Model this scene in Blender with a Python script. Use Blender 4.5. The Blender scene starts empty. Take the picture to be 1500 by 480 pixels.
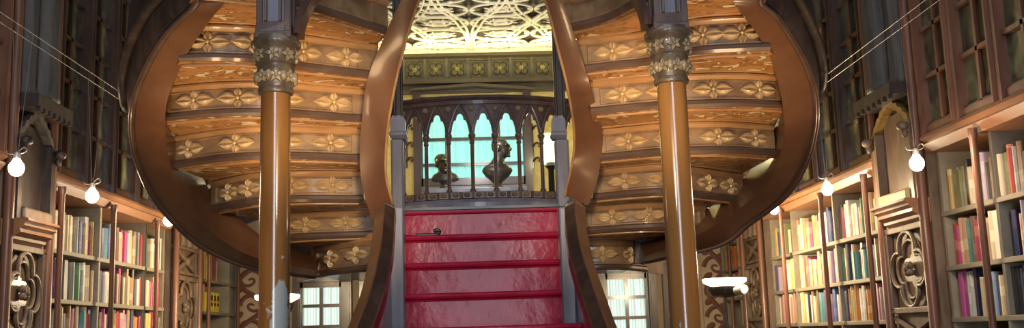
import bpy, bmesh, math, random
from mathutils import Vector, Matrix
random.seed(11)
PI = math.pi
SC = bpy.context.scene
COL = SC.collection

# ------------------------------------------------------------------ camera
EYE = 1.6
F = 1500.0
ROLL = math.radians(1.8)
_dx, _dy = 708 - 750, 490 - 240
_u = _dx * math.cos(ROLL) - _dy * math.sin(ROLL)
_v = _dx * math.sin(ROLL) + _dy * math.cos(ROLL)
PITCH = math.atan(_v / F)
YAW = math.atan(-_u / F * math.cos(PITCH))
ROT = Matrix.Rotation(-YAW, 3, 'Z') @ Matrix.Rotation(PI / 2 + PITCH, 3, 'X') @ Matrix.Rotation(-ROLL, 3, 'Z')
cd = bpy.data.cameras.new('camera')
cd.sensor_width = 36.0
cd.lens = 36.0 * F / 1500.0
cd.clip_end = 100
cam = bpy.data.objects.new('camera', cd)
COL.objects.link(cam)
cam.matrix_world = Matrix.Translation((0, 0, EYE)) @ ROT.to_4x4()
SC.camera = cam
SC.view_settings.view_transform = 'Standard'
SC.view_settings.look = 'None'
SC.view_settings.gamma = 1
SC.view_settings.use_curve_mapping = False
SC.view_settings.exposure = 0.0


def ray(px, py):
    return ROT @ Vector(((px - 750) / F, -(py - 240) / F, -1.0))


def at(px, py, d):                     # a point d metres into the hall
    r = ray(px, py)
    return Vector((0, 0, EYE)) + r * (d / r.y)


def onz(px, py, z):                    # a point at height z
    r = ray(px, py)
    return Vector((0, 0, EYE)) + r * ((z - EYE) / r.z)


# ------------------------------------------------------------------ helpers
class MB:
    def __init__(self):
        self.bm = bmesh.new()

    def box(self, lo, hi, m=0):
        x0, y0, z0 = [min(a, b) for a, b in zip(lo, hi)]
        x1, y1, z1 = [max(a, b) for a, b in zip(lo, hi)]
        v = [self.bm.verts.new(p) for p in ((x0, y0, z0), (x1, y0, z0), (x1, y1, z0), (x0, y1, z0), (x0, y0, z1), (x1, y0, z1), (x1, y1, z1), (x0, y1, z1))]
        for f in ((0, 3, 2, 1), (4, 5, 6, 7), (0, 1, 5, 4), (1, 2, 6, 5), (2, 3, 7, 6), (3, 0, 4, 7)):
            self.bm.faces.new([v[i] for i in f]).material_index = m
        return self

    def loft(self, secs, closed=True, cap=True, m=0):
        rows = [[self.bm.verts.new(p) for p in s] for s in secs]
        n = len(rows[0])
        for a, b in zip(rows, rows[1:]):
            for i in range(n if closed else n - 1):
                j = (i + 1) % n
                self.bm.faces.new((a[i], a[j], b[j], b[i])).material_index = m
        if cap and closed:
            self.bm.faces.new(rows[0][::-1]).material_index = m
            self.bm.faces.new(rows[-1]).material_index = m
        return self

    def lathe(self, c, prof, n=24, m=0, mod=None):
        secs = []
        for r, z in prof:
            s = []
            for i in range(n):
                a = 2 * PI * i / n
                k = mod(a, z) if mod else 1
                s.append((c[0] + r * k * math.cos(a), c[1] + r * k * math.sin(a), c[2] + z))
            secs.append(s)
        return self.loft(secs, m=m)

    def tube(self, pts, r, n=8, m=0, cyc=False, flat=1.0, up=None):
        pts = [Vector(p) for p in pts]
        N = len(pts)
        secs = []
        prev = None
        for i, p in enumerate(pts):
            if cyc:
                t = pts[(i + 1) % N] - pts[i - 1]
            else:
                t = pts[min(i + 1, N - 1)] - pts[max(i - 1, 0)]
            t.normalize()
            u = Vector(up) if up else (prev if prev else (Vector((0, 0, 1)) if abs(t.z) < .9 else Vector((1, 0, 0))))
            b = t.cross(u)
            if b.length < 1e-6:
                b = t.cross(Vector((0.3, 1, 0.2)))
            b.normalize()
            u = b.cross(t).normalized()
            prev = u
            rr = r[i] if isinstance(r, (list, tuple)) else r
            secs.append([p + b * rr * math.cos(2 * PI * k / n + PI / n) + u * rr * flat * math.sin(2 * PI * k / n + PI / n) for k in range(n)])
        if cyc:
            secs.append(secs[0])
            return self.loft(secs, cap=False, m=m)
        return self.loft(secs, m=m)

    def ball(self, c, rad, seg=12, rings=8, m=0, rot=None):
        if not hasattr(rad, '__len__'):
            rad = (rad,) * 3
        M = Matrix.Translation(c) @ (rot.to_4x4() if rot else Matrix.Identity(4)) @ Matrix.Diagonal((*rad, 1))
        r = bmesh.ops.create_uvsphere(self.bm, u_segments=seg, v_segments=rings, radius=1.0, matrix=M)
        for v in r['verts']:
            for f in v.link_faces:
                f.material_index = m
        return self

    def build(self, name, mats, parent=None, smooth=False, bevel=0.0, recalc=True, autosmooth=None):
        if recalc:
            bmesh.ops.remove_doubles(self.bm, verts=self.bm.verts, dist=1e-5)
            bmesh.ops.recalc_face_normals(self.bm, faces=self.bm.faces)
        me = bpy.data.meshes.new(name)
        self.bm.to_mesh(me)
        self.bm.free()
        for mt in (mats if isinstance(mats, (list, tuple)) else [mats]):
            me.materials.append(mt)
        o = bpy.data.objects.new(name, me)
        COL.objects.link(o)
        if parent is not None:
            o.parent = parent
            if parent.type == 'EMPTY':
                o.matrix_parent_inverse = Matrix.Translation(-parent.location)
        if smooth:
            for p in me.polygons:
                p.use_smooth = True
            if smooth == 'angle':
                try:
                    me.set_sharp_from_angle(angle=math.radians(40))
                except Exception:
                    pass
        if bevel:
            b = o.modifiers.new('edge', 'BEVEL')
            b.width = bevel
            b.segments = 2
            b.limit_method = 'ANGLE'
        return o


def thing(name, loc, label, cat, group=None):
    o = bpy.data.objects.new(name, None)
    COL.objects.link(o)
    o.location = loc
    o.empty_display_size = .1
    return tag(o, label, cat, group)


def tag(o, label, cat, group=None):
    o['label'] = label
    o['category'] = cat
    o['kind'] = 'thing'
    if group:
        o['group'] = group
    return o


def struct(o):
    o['kind'] = 'structure'
    return o


def catmull(P, n):
    P = [Vector(p) for p in P]
    Q = [P[0] * 2 - P[1]] + P + [P[-1] * 2 - P[-2]]
    out = []
    S = len(P) - 1
    for k in range(n + 1):
        t = k / n * S
        i = min(int(t), S - 1)
        u = t - i
        a, b, c, d = Q[i], Q[i + 1], Q[i + 2], Q[i + 3]
        out.append(.5 * ((2 * b) + (c - a) * u + (2 * a - 5 * b + 4 * c - d) * u * u + (3 * b - a - 3 * c + d) * u ** 3))
    return out


# ------------------------------------------------------------------ materials
def nodes(name):
    m = bpy.data.materials.new(name)
    m.use_nodes = True
    nt = m.node_tree
    return m, nt, nt.nodes['Principled BSDF']


def ramp(nt, fac, stops):
    r = nt.nodes.new('ShaderNodeValToRGB')
    e = r.color_ramp.elements
    while len(e) < len(stops):
        e.new(.5)
    for el, (p, c) in zip(e, stops):
        el.position = p
        el.color = (*c, 1)
    nt.links.new(fac, r.inputs[0])
    return r.outputs[0]


def noise(nt, scale, stretch=(1, 1, 1), detail=4, rough=.55, dist=0.0):
    tc = nt.nodes.new('ShaderNodeTexCoord')
    mp = nt.nodes.new('ShaderNodeMapping')
    mp.inputs['Scale'].default_value = stretch
    n = nt.nodes.new('ShaderNodeTexNoise')
    n.inputs['Scale'].default_value = scale
    n.inputs['Detail'].default_value = detail
    n.inputs['Roughness'].default_value = rough
    n.inputs['Distortion'].default_value = dist
    nt.links.new(tc.outputs['Object'], mp.inputs[0])
    nt.links.new(mp.outputs[0], n.inputs['Vector'])
    return n.outputs[0]


def bump(nt, bsdf, h, strength=.2, dist=.01):
    b = nt.nodes.new('ShaderNodeBump')
    b.inputs['Strength'].default_value = strength
    b.inputs['Distance'].default_value = dist
    nt.links.new(h, b.inputs['Height'])
    nt.links.new(b.outputs[0], bsdf.inputs['Normal'])


def wood(name, dark, light, rough=.4, scale=6, stretch=(1, 1, .15), coat=0.0, bstr=.15, spec=.5):
    m, nt, b = nodes(name)
    f = noise(nt, scale, stretch, 6, .6, .6)
    nt.links.new(ramp(nt, f, [(.3, dark), (.7, light)]), b.inputs['Base Color'])
    b.inputs['Roughness'].default_value = rough
    b.inputs['Coat Weight'].default_value = coat
    b.inputs['Coat Roughness'].default_value = .12
    b.inputs['Specular IOR Level'].default_value = spec
    bump(nt, b, f, bstr, .01)
    return m


def plain(name, col, rough=.5, metal=0.0, emit=0.0, ecol=None, spec=.5):
    m, nt, b = nodes(name)
    f = noise(nt, 9)
    lo = tuple(c * .85 for c in col)
    nt.links.new(ramp(nt, f, [(.3, lo), (.7, col)]), b.inputs['Base Color'])
    b.inputs['Roughness'].default_value = rough
    b.inputs['Metallic'].default_value = metal
    b.inputs['Specular IOR Level'].default_value = spec
    if emit:
        b.inputs['Emission Color'].default_value = (*(ecol or col), 1)
        b.inputs['Emission Strength'].default_value = emit
    return m


M = {}
M['string'] = wood('reddish_string_wood', (.125, .054, .026), (.20, .090, .044), .33, 5, (1, 1, .3), .3, .05)
M['riser'] = wood('riser_wood', (.19, .112, .055), (.40, .25, .13), .42, 12, (.5, 1, 1), .15, .35)
M['lip'] = wood('honey_moulding_wood', (.34, .175, .07), (.54, .30, .13), .38, 10, (.3, 1, 1), .2, .05)
M['bevel'] = wood('dark_moulding_wood', (.085, .048, .032), (.15, .09, .062), .4, 10, (.3, 1, 1), .2, .08)
M['petal'] = wood('pale_petal_wood', (.48, .32, .15), (.78, .55, .28), .36, 20, (1, 1, 1), .2, .05)  # petals in a paler tone of the riser wood
M['boss'] = plain('gilt_boss', (.85, .66, .30), .3, .3)
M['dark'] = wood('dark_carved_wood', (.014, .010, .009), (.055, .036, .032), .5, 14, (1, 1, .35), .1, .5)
M['darkrail'] = wood('dark_rail_wood', (.028, .015, .012), (.078, .042, .03), .3, 8, (1, 1, .3), .4, .08)
M['frame'] = wood('red_brown_frame_wood', (.11, .045, .028), (.22, .098, .06), .4, 10, (1, 1, .2), .15, .1)
M['cornice'] = wood('cornice_wood', (.22, .10, .05), (.36, .18, .09), .4, 8, (1, .2, 1), .15, .08)
M['pilaster'] = wood('pilaster_wood', (.10, .066, .042), (.22, .15, .10), .5, 12, (1, 1, .3), .1, .25)
M['greycarve'] = wood('weathered_canopy_wood', (.035, .030, .028), (.13, .115, .10), .6, 16, (1, 1, .12), 0, .5)
M['shelf'] = wood('grey_shelf_paint', (.20, .175, .13), (.31, .27, .20), .6, 7, (1, .2, 1), 0, .08)
M['shelfback'] = wood('grey_back_paint', (.12, .105, .085), (.19, .17, .14), .7, 5, (1, 1, .4), 0, .1)
M['post'] = wood('blue_grey_post_sheen', (.13, .13, .17), (.24, .24, .30), .34, 9, (1, 1, .2), .2, .15)  # daylight on dark varnish put into the blue-grey; grey plinth and console share it
M['balustrade'] = wood('balustrade_wood', (.055, .031, .028), (.145, .088, .078), .42, 12, (1, 1, .4), .2, .2)
M['capital'] = wood('bronze_capital', (.05, .036, .024), (.15, .11, .07), .36, 22, (1, 1, 1), .3, .35)
M['capleaf'] = wood('rubbed_capital_leaf', (.16, .12, .07), (.36, .28, .17), .35, 25, (1, 1, 1), .2, .2)
M['cream'] = plain('cream_plaster', (.82, .76, .58), .55)
M['ceilbg'] = wood('ceiling_ground', (.016, .009, .004), (.034, .021, .010), .5, 9, (1, 1, 1), 0, .1)
M['gold'] = wood('old_gold_wall', (.40, .31, .09), (.66, .54, .20), .5, 7, (1, 1, 1), 0, .2)
M['frieze'] = wood('frieze_panel', (.060, .052, .026), (.125, .108, .055), .5, 18, (1, 1, 1), 0, .3)
M['friezebar'] = wood('shaded_gold_bar', (.05, .036, .015), (.095, .072, .032), .4, 9, (.2, 1, 1), .1, .1)  # dimness below the brightly lit ceiling put into this dark gold
M['crown'] = wood('crown_gilding', (.16, .10, .025), (.34, .22, .06), .45, 16, (1, 1, 1), 0, .3)
M['white_metal'] = plain('pale_metal', (.6, .6, .58), .35, .6)
M['black'] = plain('black_plastic', (.012, .011, .012), .3)
M['bronze'] = wood('dark_bronze', (.016, .013, .011), (.055, .045, .034), .33, 14, (1, 1, 1), .2, .2)
M['plaster'] = wood('warm_plaster', (.42, .32, .20), (.55, .43, .28), .7, 5, (1, 1, 1), 0, .1)
M['scroll'] = plain('painted_scroll_red', (.16, .05, .03), .6)
M['floor'] = wood('floor_boards', (.12, .06, .03), (.22, .12, .06), .4, 6, (1, .1, 1), .1, .05)
M['wall'] = wood('wall_brown', (.035, .025, .02), (.07, .05, .04), .7, 5, (1, 1, 1), 0, .1)
M['bulb'] = plain('bulb_glass', (1, .9, .75), .3, 0, 40, (1.0, .72, .48))
M['lampglow'] = plain('lamp_glass', (1, .95, .8), .3, 0, 7, (1.0, .88, .62))
M['shade'] = plain('lit_shade', (1, .95, .8), .5, 0, 3.0, (1.0, .93, .62))
M['curtain'] = plain('aqua_lit_curtain', (.45, .85, .80), .8, 0, .62, (.33, .90, .82))  # emission stands in for daylight coming through the cloth
M['curtainw'] = plain('white_lit_curtain', (.8, .85, .82), .8, 0, .55, (.70, .90, .84))  # glows by itself in place of daylight from outside
M['wire'] = plain('thin_wire', (.26, .25, .24), .4, .4)


def mat_soffit():
    m, nt, b = nodes('pierced_soffit_wood')
    f = noise(nt, 7, (.5, 1, 1), 5, .6, .5)
    base = ramp(nt, f, [(.3, (.38, .175, .058)), (.7, (.60, .30, .11))])
    g = noise(nt, 13, (.9, 1.2, 1), 1.5, .5, 1.2)
    mask = ramp(nt, g, [(.60, (0, 0, 0)), (.63, (1, 1, 1))])
    mask2 = ramp(nt, g, [(.50, (1, 1, 1)), (.56, (.45, .40, .36)), (.60, (1, 1, 1))])
    mul = nt.nodes.new('ShaderNodeMix')
    mul.data_type = 'RGBA'
    mul.blend_type = 'MULTIPLY'
    mul.inputs[0].default_value = 1
    nt.links.new(base, mul.inputs[6])
    nt.links.new(mask2, mul.inputs[7])
    mix = nt.nodes.new('ShaderNodeMix')
    mix.data_type = 'RGBA'
    nt.links.new(mask, mix.inputs[0])
    nt.links.new(mul.outputs[2], mix.inputs[6])
    mix.inputs[7].default_value = (.80, .74, .50, 1)
    nt.links.new(mix.outputs[2], b.inputs['Base Color'])
    b.inputs['Roughness'].default_value = .42
    bump(nt, b, g, .5, .02)
    return m


M['soffit'] = mat_soffit()


def mat_column():
    m, nt, b = nodes('worn_varnished_column')
    f = noise(nt, 10, (1, 1, .06), 6, .6, .4)
    base = ramp(nt, f, [(.3, (.13, .055, .014)), (.7, (.30, .145, .045))])
    g = noise(nt, 13, (1, 1, .6), 4, .6, .3)
    tc = nt.nodes.new('ShaderNodeTexCoord')
    acc = g
    # bare patches where the varnish has peeled off the left column
    for px, py, rad in ((405, 466, .078), (413, 424, .048), (415, 372, .03)):
        c = at(px, py, 3.55)
        mp = nt.nodes.new('ShaderNodeMapping')
        mp.inputs['Location'].default_value = (-c.x, -c.y, -c.z * .7)
        mp.inputs['Scale'].default_value = (1, 1, .7)
        nt.links.new(tc.outputs['Object'], mp.inputs[0])
        ln = nt.nodes.new('ShaderNodeVectorMath')
        ln.operation = 'LENGTH'
        nt.links.new(mp.outputs[0], ln.inputs[0])
        mr = nt.nodes.new('ShaderNodeMapRange')
        mr.inputs['From Min'].default_value = 0
        mr.inputs['From Max'].default_value = rad
        mr.inputs['To Min'].default_value = .36
        mr.inputs['To Max'].default_value = 0
        nt.links.new(ln.outputs['Value'], mr.inputs[0])
        ad = nt.nodes.new('ShaderNodeMath')
        ad.operation = 'ADD'
        nt.links.new(acc, ad.inputs[0])
        nt.links.new(mr.outputs[0], ad.inputs[1])
        acc = ad.outputs[0]
    mask = ramp(nt, ad.outputs[0], [(.68, (0, 0, 0)), (.71, (1, 1, 1))])
    mix = nt.nodes.new('ShaderNodeMix')
    mix.data_type = 'RGBA'
    nt.links.new(mask, mix.inputs[0])
    nt.links.new(base, mix.inputs[6])
    mix.inputs[7].default_value = (.33, .37, .38, 1)
    nt.links.new(mix.outputs[2], b.inputs['Base Color'])
    b.inputs['Roughness'].default_value = .22
    b.inputs['Coat Weight'].default_value = .6
    b.inputs['Coat Roughness'].default_value = .08
    bump(nt, b, f, .06, .01)
    return m


M['column'] = mat_column()


def mat_red():
    m, nt, b = nodes('red_painted_stair')
    f = noise(nt, 5, (1, 1, 1), 4, .6, .2)
    nt.links.new(ramp(nt, f, [(.3, (.36, .010, .036)), (.7, (.50, .020, .066))]), b.inputs['Base Color'])
    b.inputs['Roughness'].default_value = .2
    b.inputs['Specular IOR Level'].default_value = .17
    b.inputs['Coat Weight'].default_value = .0
    b.inputs['Coat Roughness'].default_value = .3
    bump(nt, b, f, .25, .02)
    return m


M['red'] = mat_red()


def mat_book():
    m, nt, b = nodes('book_cloth')
    oi = nt.nodes.new('ShaderNodeObjectInfo')
    tc = nt.nodes.new('ShaderNodeTexCoord')
    sx = nt.nodes.new('ShaderNodeSeparateXYZ')
    nt.links.new(tc.outputs['Generated'], sx.inputs[0])
    # a printed band on the spine at a height of its own
    sub = nt.nodes.new('ShaderNodeMath')
    sub.operation = 'SUBTRACT'
    nt.links.new(sx.outputs[2], sub.inputs[0])
    mr = nt.nodes.new('ShaderNodeMapRange')
    mr.inputs['To Min'].default_value = .25
    mr.inputs['To Max'].default_value = 1.25
    nt.links.new(oi.outputs['Random'], mr.inputs[0])
    nt.links.new(mr.outputs[0], sub.inputs[1])
    ab = nt.nodes.new('ShaderNodeMath')
    ab.operation = 'ABSOLUTE'
    nt.links.new(sub.outputs[0], ab.inputs[0])
    lt = nt.nodes.new('ShaderNodeMath')
    lt.operation = 'LESS_THAN'
    lt.inputs[1].default_value = .12
    nt.links.new(ab.outputs[0], lt.inputs[0])
    mix = nt.nodes.new('ShaderNodeMix')
    mix.data_type = 'RGBA'
    sc = nt.nodes.new('ShaderNodeMath')
    sc.operation = 'MULTIPLY'
    sc.inputs[1].default_value = .55
    nt.links.new(lt.outputs[0], sc.inputs[0])
    nt.links.new(sc.outputs[0], mix.inputs[0])
    nt.links.new(oi.outputs['Color'], mix.inputs[6])
    hs = nt.nodes.new('ShaderNodeHueSaturation')
    hs.inputs['Hue'].default_value = .56
    hs.inputs['Value'].default_value = 1.5
    hs.inputs['Saturation'].default_value = .8
    nt.links.new(oi.outputs['Color'], hs.inputs['Color'])
    nt.links.new(hs.outputs[0], mix.inputs[7])
    nt.links.new(mix.outputs[2], b.inputs['Base Color'])
    b.inputs['Roughness'].default_value = .45
    f = noise(nt, 30)
    bump(nt, b, f, .05, .005)
    return m


M['book'] = mat_book()
def mat_bookfar():
    m, nt, b = nodes('far_book_cloth')
    a = nt.nodes.new('ShaderNodeVertexColor')
    a.layer_name = 'book_colour'
    nt.links.new(a.outputs[0], b.inputs['Base Color'])
    b.inputs['Roughness'].default_value = .45
    bump(nt, b, noise(nt, 30), .05, .005)
    return m


M['bookfar'] = mat_bookfar()
M['pages'] = plain('book_pages', (.72, .66, .52), .8)


def mat_glass():
    m, nt, b = nodes('old_cabinet_glass')
    f = noise(nt, 6, (1, 1, .8), 3, .5, .8)
    nt.links.new(ramp(nt, f, [(.35, (.030, .030, .018)), (.55, (.085, .085, .045)), (.72, (.20, .20, .10))]), b.inputs['Base Color'])
    b.inputs['Roughness'].default_value = .18
    bump(nt, b, f, .1, .02)
    return m


M['glass'] = mat_glass()

# ------------------------------------------------------------------ room shell
WX = 2.92
BACK = 11.0
FRONT = -3.2
TOP = 6.6


def sbox(name, lo, hi, mat):
    return struct(MB().box(lo, hi).build(name, mat))


sbox('floor', (-3.2, FRONT - .2, -.1), (3.2, BACK + .2, 0), M['floor'])
sbox('wall_left', (-WX - .15, FRONT, 0), (-WX, BACK, TOP), M['wall'])
sbox('wall_right', (WX, FRONT, 0), (WX + .15, BACK, TOP), M['wall'])
# back wall with two ground floor window openings and the upper window opening
WL = (at(441, 440, BACK).x, at(500, 440, BACK).x)
WR = (at(888, 440, BACK).x, at(948, 440, BACK).x)
mb = MB()
y0, y1 = BACK, BACK + .15
zt = at(470, 416, BACK).z
for a, b in ((-3.1, WL[0]), (WL[1], WR[0]), (WR[1], 3.1)):
    mb.box((a, y0, 0), (b, y1, zt))
for a, b in (WL, WR):
    mb.box((a, y0, 0), (b, y1, .9))
mb.box((-3.1, y0, zt), (3.1, y1, TOP))
struct(mb.build('wall_back', M['plaster'], recalc=False))
# front wall with a tall street opening, narrowed for a daylight streak on the columns
mb = MB()
mb.box((-3.1, FRONT - .15, 0), (-.7, FRONT, TOP)).box((.7, FRONT - .15, 0), (3.1, FRONT, TOP)).box((-.7, FRONT - .15, 5.2), (.7, FRONT, TOP)).box((-.7, FRONT - .15, 0), (.7, FRONT, .4))
struct(mb.build('wall_front', M['wall'], recalc=False))
mb = MB()
for x in (-.67, .67):
    mb.box((x - .03, FRONT - .1, .4), (x + .03, FRONT - .04, 5.2))
for z in (.42, 2.4, 3.8, 5.17):
    mb.box((-.7, FRONT - .1, z - .03), (.7, FRONT - .04, z + .03))
struct(mb.build('window_1', M['frame'], recalc=False))
# hall ceiling with a long skylight opening
mb = MB()
mb.box((-3.1, FRONT - .2, TOP), (-1.3, BACK + .2, TOP + .12)).box((1.3, FRONT - .2, TOP), (3.1, BACK + .2, TOP + .12)).box((-1.3, FRONT - .2, TOP), (1.3, -1.5, TOP + .12)).box((-1.3, 4.6, TOP), (1.3, BACK + .2, TOP + .12))
struct(mb.build('ceiling', M['wall'], recalc=False))


def window_panes(name, x0, x1, z0, z1, y, cols, rows, cmat, fmat, bar=.025):
    w = MB()
    w.box((x0 - .05, y - .04, z0 - .05), (x0 + .02, y + .04, z1 + .05)).box((x1 - .02, y - .04, z0 - .05), (x1 + .05, y + .04, z1 + .05))
    w.box((x0, y - .04, z0 - .05), (x1, y + .04, z0 + .02)).box((x0, y - .04, z1 - .02), (x1, y + .04, z1 + .05))
    for i in range(1, cols):
        x = x0 + (x1 - x0) * i / cols
        w.box((x - bar / 2, y - .025, z0), (x + bar / 2, y + .025, z1))
    for z in (rows if isinstance(rows, (list, tuple)) else [z0 + (z1 - z0) * i / rows for i in range(1, rows)]):
        w.box((x0, y - .02, z - bar / 2), (x1, y + .02, z + bar / 2))
    o = struct(w.build(name, fmat, recalc=False))
    c = MB()
    n = 90
    A = [(x0 + (x1 - x0) * i / n, y + .07 + .016 * math.sin(i * .95) + .01 * math.sin(i * .37), z0) for i in range(n + 1)]
    B = [(p[0], p[1], z1) for p in A]
    c.loft([A, B], closed=False)
    cu = c.build('window_curtain', cmat, o, smooth=True)
    return o


zwt = at(470, 418, BACK).z
rows_l = [at(470, 447.5, BACK).z, at(470, 447.5, BACK).z - .22, at(470, 447.5, BACK).z - .44]
window_panes('window_2', WL[0], WL[1], .95, zwt, BACK + .02, 2, rows_l, M['curtainw'], M['darkrail'], .035)
zr = at(918, 404, BACK).z
rows_r = [at(918, 435, BACK).z, at(918, 465, BACK).z, at(918, 465, BACK).z - .22]
window_panes('window_3', WR[0], WR[1], .95, zr - .01, BACK + .02, 2, rows_r, M['curtainw'], M['darkrail'], .035)
# dark panelling round both back windows
for nm, xs in (('trim_1', (429, 440, 502, 515, 527, 540)), ('trim_2', (868, 884, 951, 962, 972, 980))):
    mb = MB()
    X = [at(x, 440, BACK - .05).x for x in xs]
    for a, b in ((X[0], X[1]), (X[2], X[3]), (X[4], X[5])):
        mb.box((a, BACK - .09, 0), (b, BACK - .005, 2.2))
        mb.box((a + .015, BACK - .11, 1.2), (b - .015, BACK - .09, 2.1))
    mb.box((X[0], BACK - .08, zt + .02), (X[5], BACK - .005, zt + .12))
    struct(mb.build(nm, M['darkrail'], recalc=False))

# ------------------------------------------------------------------ mezzanine behind the stair
LAND = 2.295
MB().box((-1.5, 5.72, LAND - .09), (1.5, BACK - .01, LAND)).build('mezzanine_floor', M['balustrade'])
struct(bpy.data.objects['mezzanine_floor'])
fzz0 = at(695, 118, 9.4).z
MY = 9.4                                   # the mezzanine's back wall
wx0, wx1 = at(616, 215, MY).x, at(769, 215, MY).x
wz0, wz1 = at(692, 263, MY).z, 3.76
mb = MB()
mb.box((-1.5, MY, LAND), (wx0, MY + .12, 4.2)).box((wx1, MY, LAND), (1.5, MY + .12, 4.2))
mb.box((wx0, MY, LAND), (wx1, MY + .12, wz0)).box((wx0, MY, wz1), (wx1, MY + .12, 4.2))
struct(mb.build('wall_mezzanine', M['gold'], recalc=False))
struct(MB().box((-1.5, MY - .03, wz1 + .08), (1.5, MY - .001, fzz0)).build('trim_6', M['friezebar']))
struct(MB().box((wx0, MY - .03, LAND), (wx1, MY - .001, wz0 - .06)).build('trim_7', M['post']))
window_panes('window_4', wx0, wx1, wz0, wz1, MY + .02, 4, [at(692, 203, MY).z, at(692, 240, MY).z], M['curtain'], M['darkrail'], .03)
mb = MB()
for x0, x1 in ((606, 617), (768, 779)):
    mb.box((at(x0, 215, MY).x, MY - .06, LAND), (at(x1, 215, MY).x, MY - .002, wz1 + .1))
struct(mb.build('trim_3', M['darkrail'], recalc=False))
for s, nm in ((-1, 'wall_mezzanine_left'), (1, 'wall_mezzanine_right')):
    sbox(nm, (s * 1.5, 6.9, LAND), (s * 1.58, MY + .12, 4.3), M['gold'])
# frieze of flowered panels with its mouldings
fz0, fz1 = at(695, 118, MY).z, at(695, 88, MY).z
frz = struct(MB().box((-1.5, MY - .05, fz0), (1.5, MY - .001, fz1)).build('trim_4', M['frieze']))
c0 = at(701, 100, MY).x
for k in range(-6, 7):
    xc = c0 + k * .2
    w = MB()
    for a, b in ((-.1, -.085), (.085, .1)):
        w.box((xc + a, MY - .085, fz0), (xc + b, MY - .05, fz1))
    w.box((xc - .085, MY - .07, fz1 - .02), (xc + .085, MY - .05, fz1)).box((xc - .085, MY - .07, fz0), (xc + .085, MY - .05, fz0 + .015))
    zc = (fz0 + fz1) / 2
    for j in range(4):
        a = PI / 4 + j * PI / 2
        w.ball((xc + .042 * math.cos(a), MY - .055, zc + .045 * math.sin(a)), (.034, .02, .034), 8, 6)
    for j in range(6):
        a = j * PI / 3
        w.ball((xc + .016 * math.cos(a), MY - .062, zc + .016 * math.sin(a)), (.008, .016, .008), 6, 5, m=1)
    w.ball((xc, MY - .075, zc), .008, 8, 6, m=1)
    w.build('frieze_panel', [M['frieze'], M['gold']], frz)
mb = MB()
mb.box((-1.5, MY - .12, fz0 - .045), (1.5, MY - .001, fz0 - .005)).box((-1.5, MY - .16, fz1), (1.5, MY - .001, fz1 + .03))
mb.loft([[(-.62, MY - .05, at(600, 137, MY).z), (-.62, MY - .12, at(600, 137, MY).z), (-.62, MY - .12, at(600, 134, MY).z), (-.62, MY - .05, at(600, 134, MY).z)],
         [(-.03, MY - .05, fz0 - .08), (-.03, MY - .12, fz0 - .08), (-.03, MY - .12, fz0 - .05), (-.03, MY - .05, fz0 - .05)],
         [(.56, MY - .05, at(785, 135, MY).z), (.56, MY - .12, at(785, 135, MY).z), (.56, MY - .12, at(785, 132, MY).z), (.56, MY - .05, at(785, 132, MY).z)]])
struct(mb.build('trim_5', M['friezebar'], recalc=False))
# pierced plaster ceiling
CZ = EYE + 2.62
cl = sbox('ceiling_mezzanine', (-1.6, 6.9, CZ + .03), (1.6, MY + .12, CZ + .1), M['ceilbg'])
tr = MB()
cx0 = at(688, 40, 8.6).x


def ell(cx, cy, rx, ry, r=.012, n=28):
    r *= .72
    tr.tube([(cx + rx * math.cos(2 * PI * i / n), cy + ry * math.sin(2 * PI * i / n), CZ) for i in range(n)], r, 6, cyc=True, up=(0, 0, 1), flat=1.6)


for row in range(7):
    yc = 7.36 + row * .345
    for colm in range(-3, 3):
        xc = cx0 + .265 + colm * .53
        ell(xc, yc, .255, .165, .013)
        ell(xc, yc, .10, .065, .011, 18)
        ell(xc, yc, .055, .036, .012, 14)
        for j in range(8):
            a = j * PI / 4 + .2
            tr.tube([(xc + .10 * math.cos(a), yc + .065 * math.sin(a), CZ), (xc + .15 * math.cos(a + .15), yc + .10 * math.sin(a + .15), CZ)], [.012, .006], 6, up=(0, 0, 1))
        for j in range(6):
            a = j * PI / 3
            tr.ball((xc + .235 * math.cos(a), yc + .15 * math.sin(a), CZ), (.025, .02, .012), 6, 5)
for k in range(-3, 4):
    xc = cx0 + k * .53
    for s in (-1, 1):
        for e in (0, .05):
            if k % 2 == 0:
                P = [(xc + s * (.01 + e * .4), 9.3, CZ), (xc + s * (.012 + e * .5), 8.85, CZ), (xc + s * (.03 + e), 8.55, CZ), (xc + s * (.10 + e), 8.25, CZ), (xc + s * (.22 + e), 7.95, CZ), (xc + s * (.27 + e), 7.5, CZ), (xc + s * (.26 + e), 7.0, CZ)]
            else:
                P = [(xc + s * (.27 - e), 9.3, CZ), (xc + s * (.20 - e), 8.9, CZ), (xc + s * (.09 - e), 8.55, CZ), (xc - s * (.05 + e), 8.25, CZ), (xc - s * (.14 + e), 8.0, CZ), (xc - s * (.2 + e), 7.6, CZ)]
            tr.tube(catmull(P, 30), .0105, 6, up=(0, 0, 1), flat=1.5)
for x in [cx0 + .265 * k for k in range(-5, 6)]:
    tr.tube([(x - .13, 9.05, CZ), (x, 9.16, CZ), (x + .13, 9.05, CZ)], .018, 6, up=(0, 0, 1))
tr.box((-1.5, 9.12, CZ - .01), (1.5, 9.16, CZ + .03)).box((-1.5, 9.24, CZ - .03), (1.5, 9.39, CZ + .03))
tr.build('ceiling_tracery', M['cream'], cl, smooth=True, recalc=False)

# ------------------------------------------------------------------ gothic balustrade on the landing's back edge
BY = 7.0


def bowy(x):
    return BY + .16 * (x * x) / .36


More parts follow.
